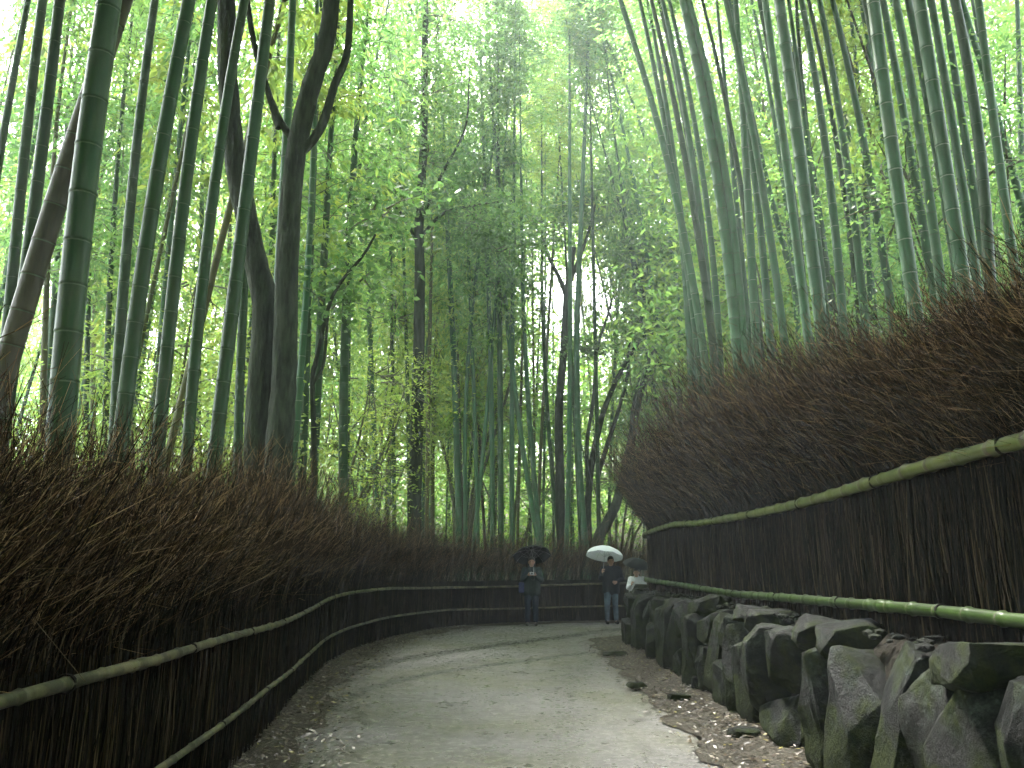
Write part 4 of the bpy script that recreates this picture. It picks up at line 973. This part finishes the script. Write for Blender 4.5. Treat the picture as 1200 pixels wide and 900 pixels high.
# person two: white umbrella in the right hand, other hand at the waist, mid step
x2,y2=at_ground(717,732)
J2=dict(hip=(0,.0,.94),chest=(.01,-.02,1.29),neck=(.01,-.02,1.47),head=(0.0,-.06,1.60),
  hipj=[(-.09,0,.90),(.09,0,.90)],knee=[(-.12,-.08,.49),(.10,-.02,.49)],ankle=[(-.12,-.02,.09),(.13,.06,.09)],
  sh=[(-.19,0,1.41),(.20,0,1.41)],elbow=[(-.28,-.05,1.16),(.30,-.02,1.14)],wrist=[(-.26,-.25,1.30),(.12,-.24,1.06)],
  hdir=[(.15,-.25,.95),(-.9,-.35,.0)],hpalm=[(.9,.2,0),(0,.9,.3)],hth=[-1,1],curl=1.0)
person('person in dark jacket and faded blue jeans walking under the white umbrella',(x2,y2,.014),.05,J2,cloth('black_blue_jacket',(.012,.014,.022)),simple('faded_denim',(.02,.035,.055),.85,(.07,.11,.14),scale=3.5,stops=(.42,.6),bstr=.2),cloth('black_shoes',(.012,.012,.013)))
umbrella('open white translucent umbrella held upright over the walking person',(x2-.14,y2-.12,1.98),0,.50,WHITE_F,(x2-.225,y2-.30,1.34),drop=.25)
# third person, mostly hidden by the end of the stone wall
x3,y3=2.98,20.9
J3=dict(J2); J3=dict(hip=(0,.0,.92),chest=(0,-.03,1.24),neck=(0,-.05,1.42),head=(0,-.1,1.54),hipj=[(-.09,0,.88),(.09,0,.88)],knee=[(-.10,-.05,.48),(.10,.0,.48)],ankle=[(-.11,.0,.09),(.11,.05,.09)],
  sh=[(-.17,0,1.36),(.17,0,1.36)],elbow=[(-.24,-.08,1.12),(.24,-.08,1.12)],wrist=[(-.14,-.28,1.20),(.14,-.26,1.10)],hdir=[(.3,-.3,.9),(-.9,-.3,0)],hpalm=[(.9,.2,0),(0,.9,.3)],hth=[-1,1],curl=1.0)
person('short person in a white top half hidden behind the end of the stone wall',(x3,y3,.014),-.2,J3,cloth('white_rain_jacket',(.75,.77,.8)),cloth('dark_trousers',(.02,.02,.025)),cloth('dark_shoes',(.02,.02,.02)),sc=.86)
umbrella('open dark umbrella tilted low over the person behind the wall end',(x3+.02,y3-.20,1.66),0,.34,BLACK_F,(x3-.10,y3-.02,1.02),drop=.17)

# ------------------------------------------------------------------ light, sky, air
w=bpy.data.worlds.new('World'); scene.world=w; w.use_nodes=True; nt=w.node_tree; nt.nodes.clear()
SUN_EL=math.radians(52); SUN_AZ=math.radians(-22)   # ahead and a little left of the view
sky=nt.nodes.new('ShaderNodeTexSky'); sky.sky_type='NISHITA'; sky.sun_disc=False; sky.sun_elevation=SUN_EL; sky.sun_rotation=SUN_AZ
sky.dust_density=4; sky.air_density=1.0; sky.ozone_density=1
bgn=nt.nodes.new('ShaderNodeBackground'); bgn.inputs[1].default_value=.15; wo=nt.nodes.new('ShaderNodeOutputWorld'); hs=nt.nodes.new('ShaderNodeHueSaturation'); hs.inputs['Saturation'].default_value=.35; nt.links.new(sky.outputs[0],hs.inputs['Color']); nt.links.new(hs.outputs[0],bgn.inputs[0]); nt.links.new(bgn.outputs[0],wo.inputs[0])
sd=bpy.data.lights.new('Sun','SUN'); sd.energy=2.6; sd.angle=math.radians(10); sd.color=(1,.97,.9); so=bpy.data.objects.new('Sun',sd); COL.objects.link(so)
dv=Vector((math.sin(SUN_AZ)*math.cos(SUN_EL),math.cos(SUN_AZ)*math.cos(SUN_EL),math.sin(SUN_EL))); so.rotation_mode='QUATERNION'; so.rotation_quaternion=dv.to_track_quat('Z','Y'); so.location=dv*60

HAZE=0.0022
if HAZE:
    m,nt,out=mat('forest_haze'); v=nt.nodes.new('ShaderNodeVolumePrincipled'); v.inputs['Density'].default_value=HAZE; v.inputs['Color'].default_value=(.84,.95,.95,1); v.inputs['Anisotropy'].default_value=.35
    nt.links.new(v.outputs[0],out.inputs['Volume']); mb=MB(); V,Fc=boxm((0,150,44),(460,360,48)); mb.add(V,Fc); o=mb.obj('haze',[m],smooth=False); tag(o,'thin damp haze filling the bamboo grove','haze',kind='stuff')

cd=bpy.data.cameras.new('Camera'); co=bpy.data.objects.new('Camera',cd); COL.objects.link(co); scene.camera=co
cd.sensor_width=36; cd.lens=36*F/1200; cd.clip_end=2000; cd.clip_start=.05
co.location=(0,0,CAMZ); co.rotation_euler=(math.radians(90)+TH,0,0)
scene.render.engine='CYCLES'; cy=scene.cycles; cy.use_denoising=True; cy.max_bounces=8; cy.diffuse_bounces=4; cy.glossy_bounces=3; cy.transmission_bounces=6; cy.transparent_max_bounces=8; cy.volume_bounces=0; cy.use_adaptive_sampling=True; cy.adaptive_threshold=.03; cy.sample_clamp_indirect=6
vs=scene.view_settings; vs.view_transform='Standard'; vs.look='None'; vs.gamma=1; vs.use_curve_mapping=False; vs.exposure=3.75
scene.render.film_transparent=False
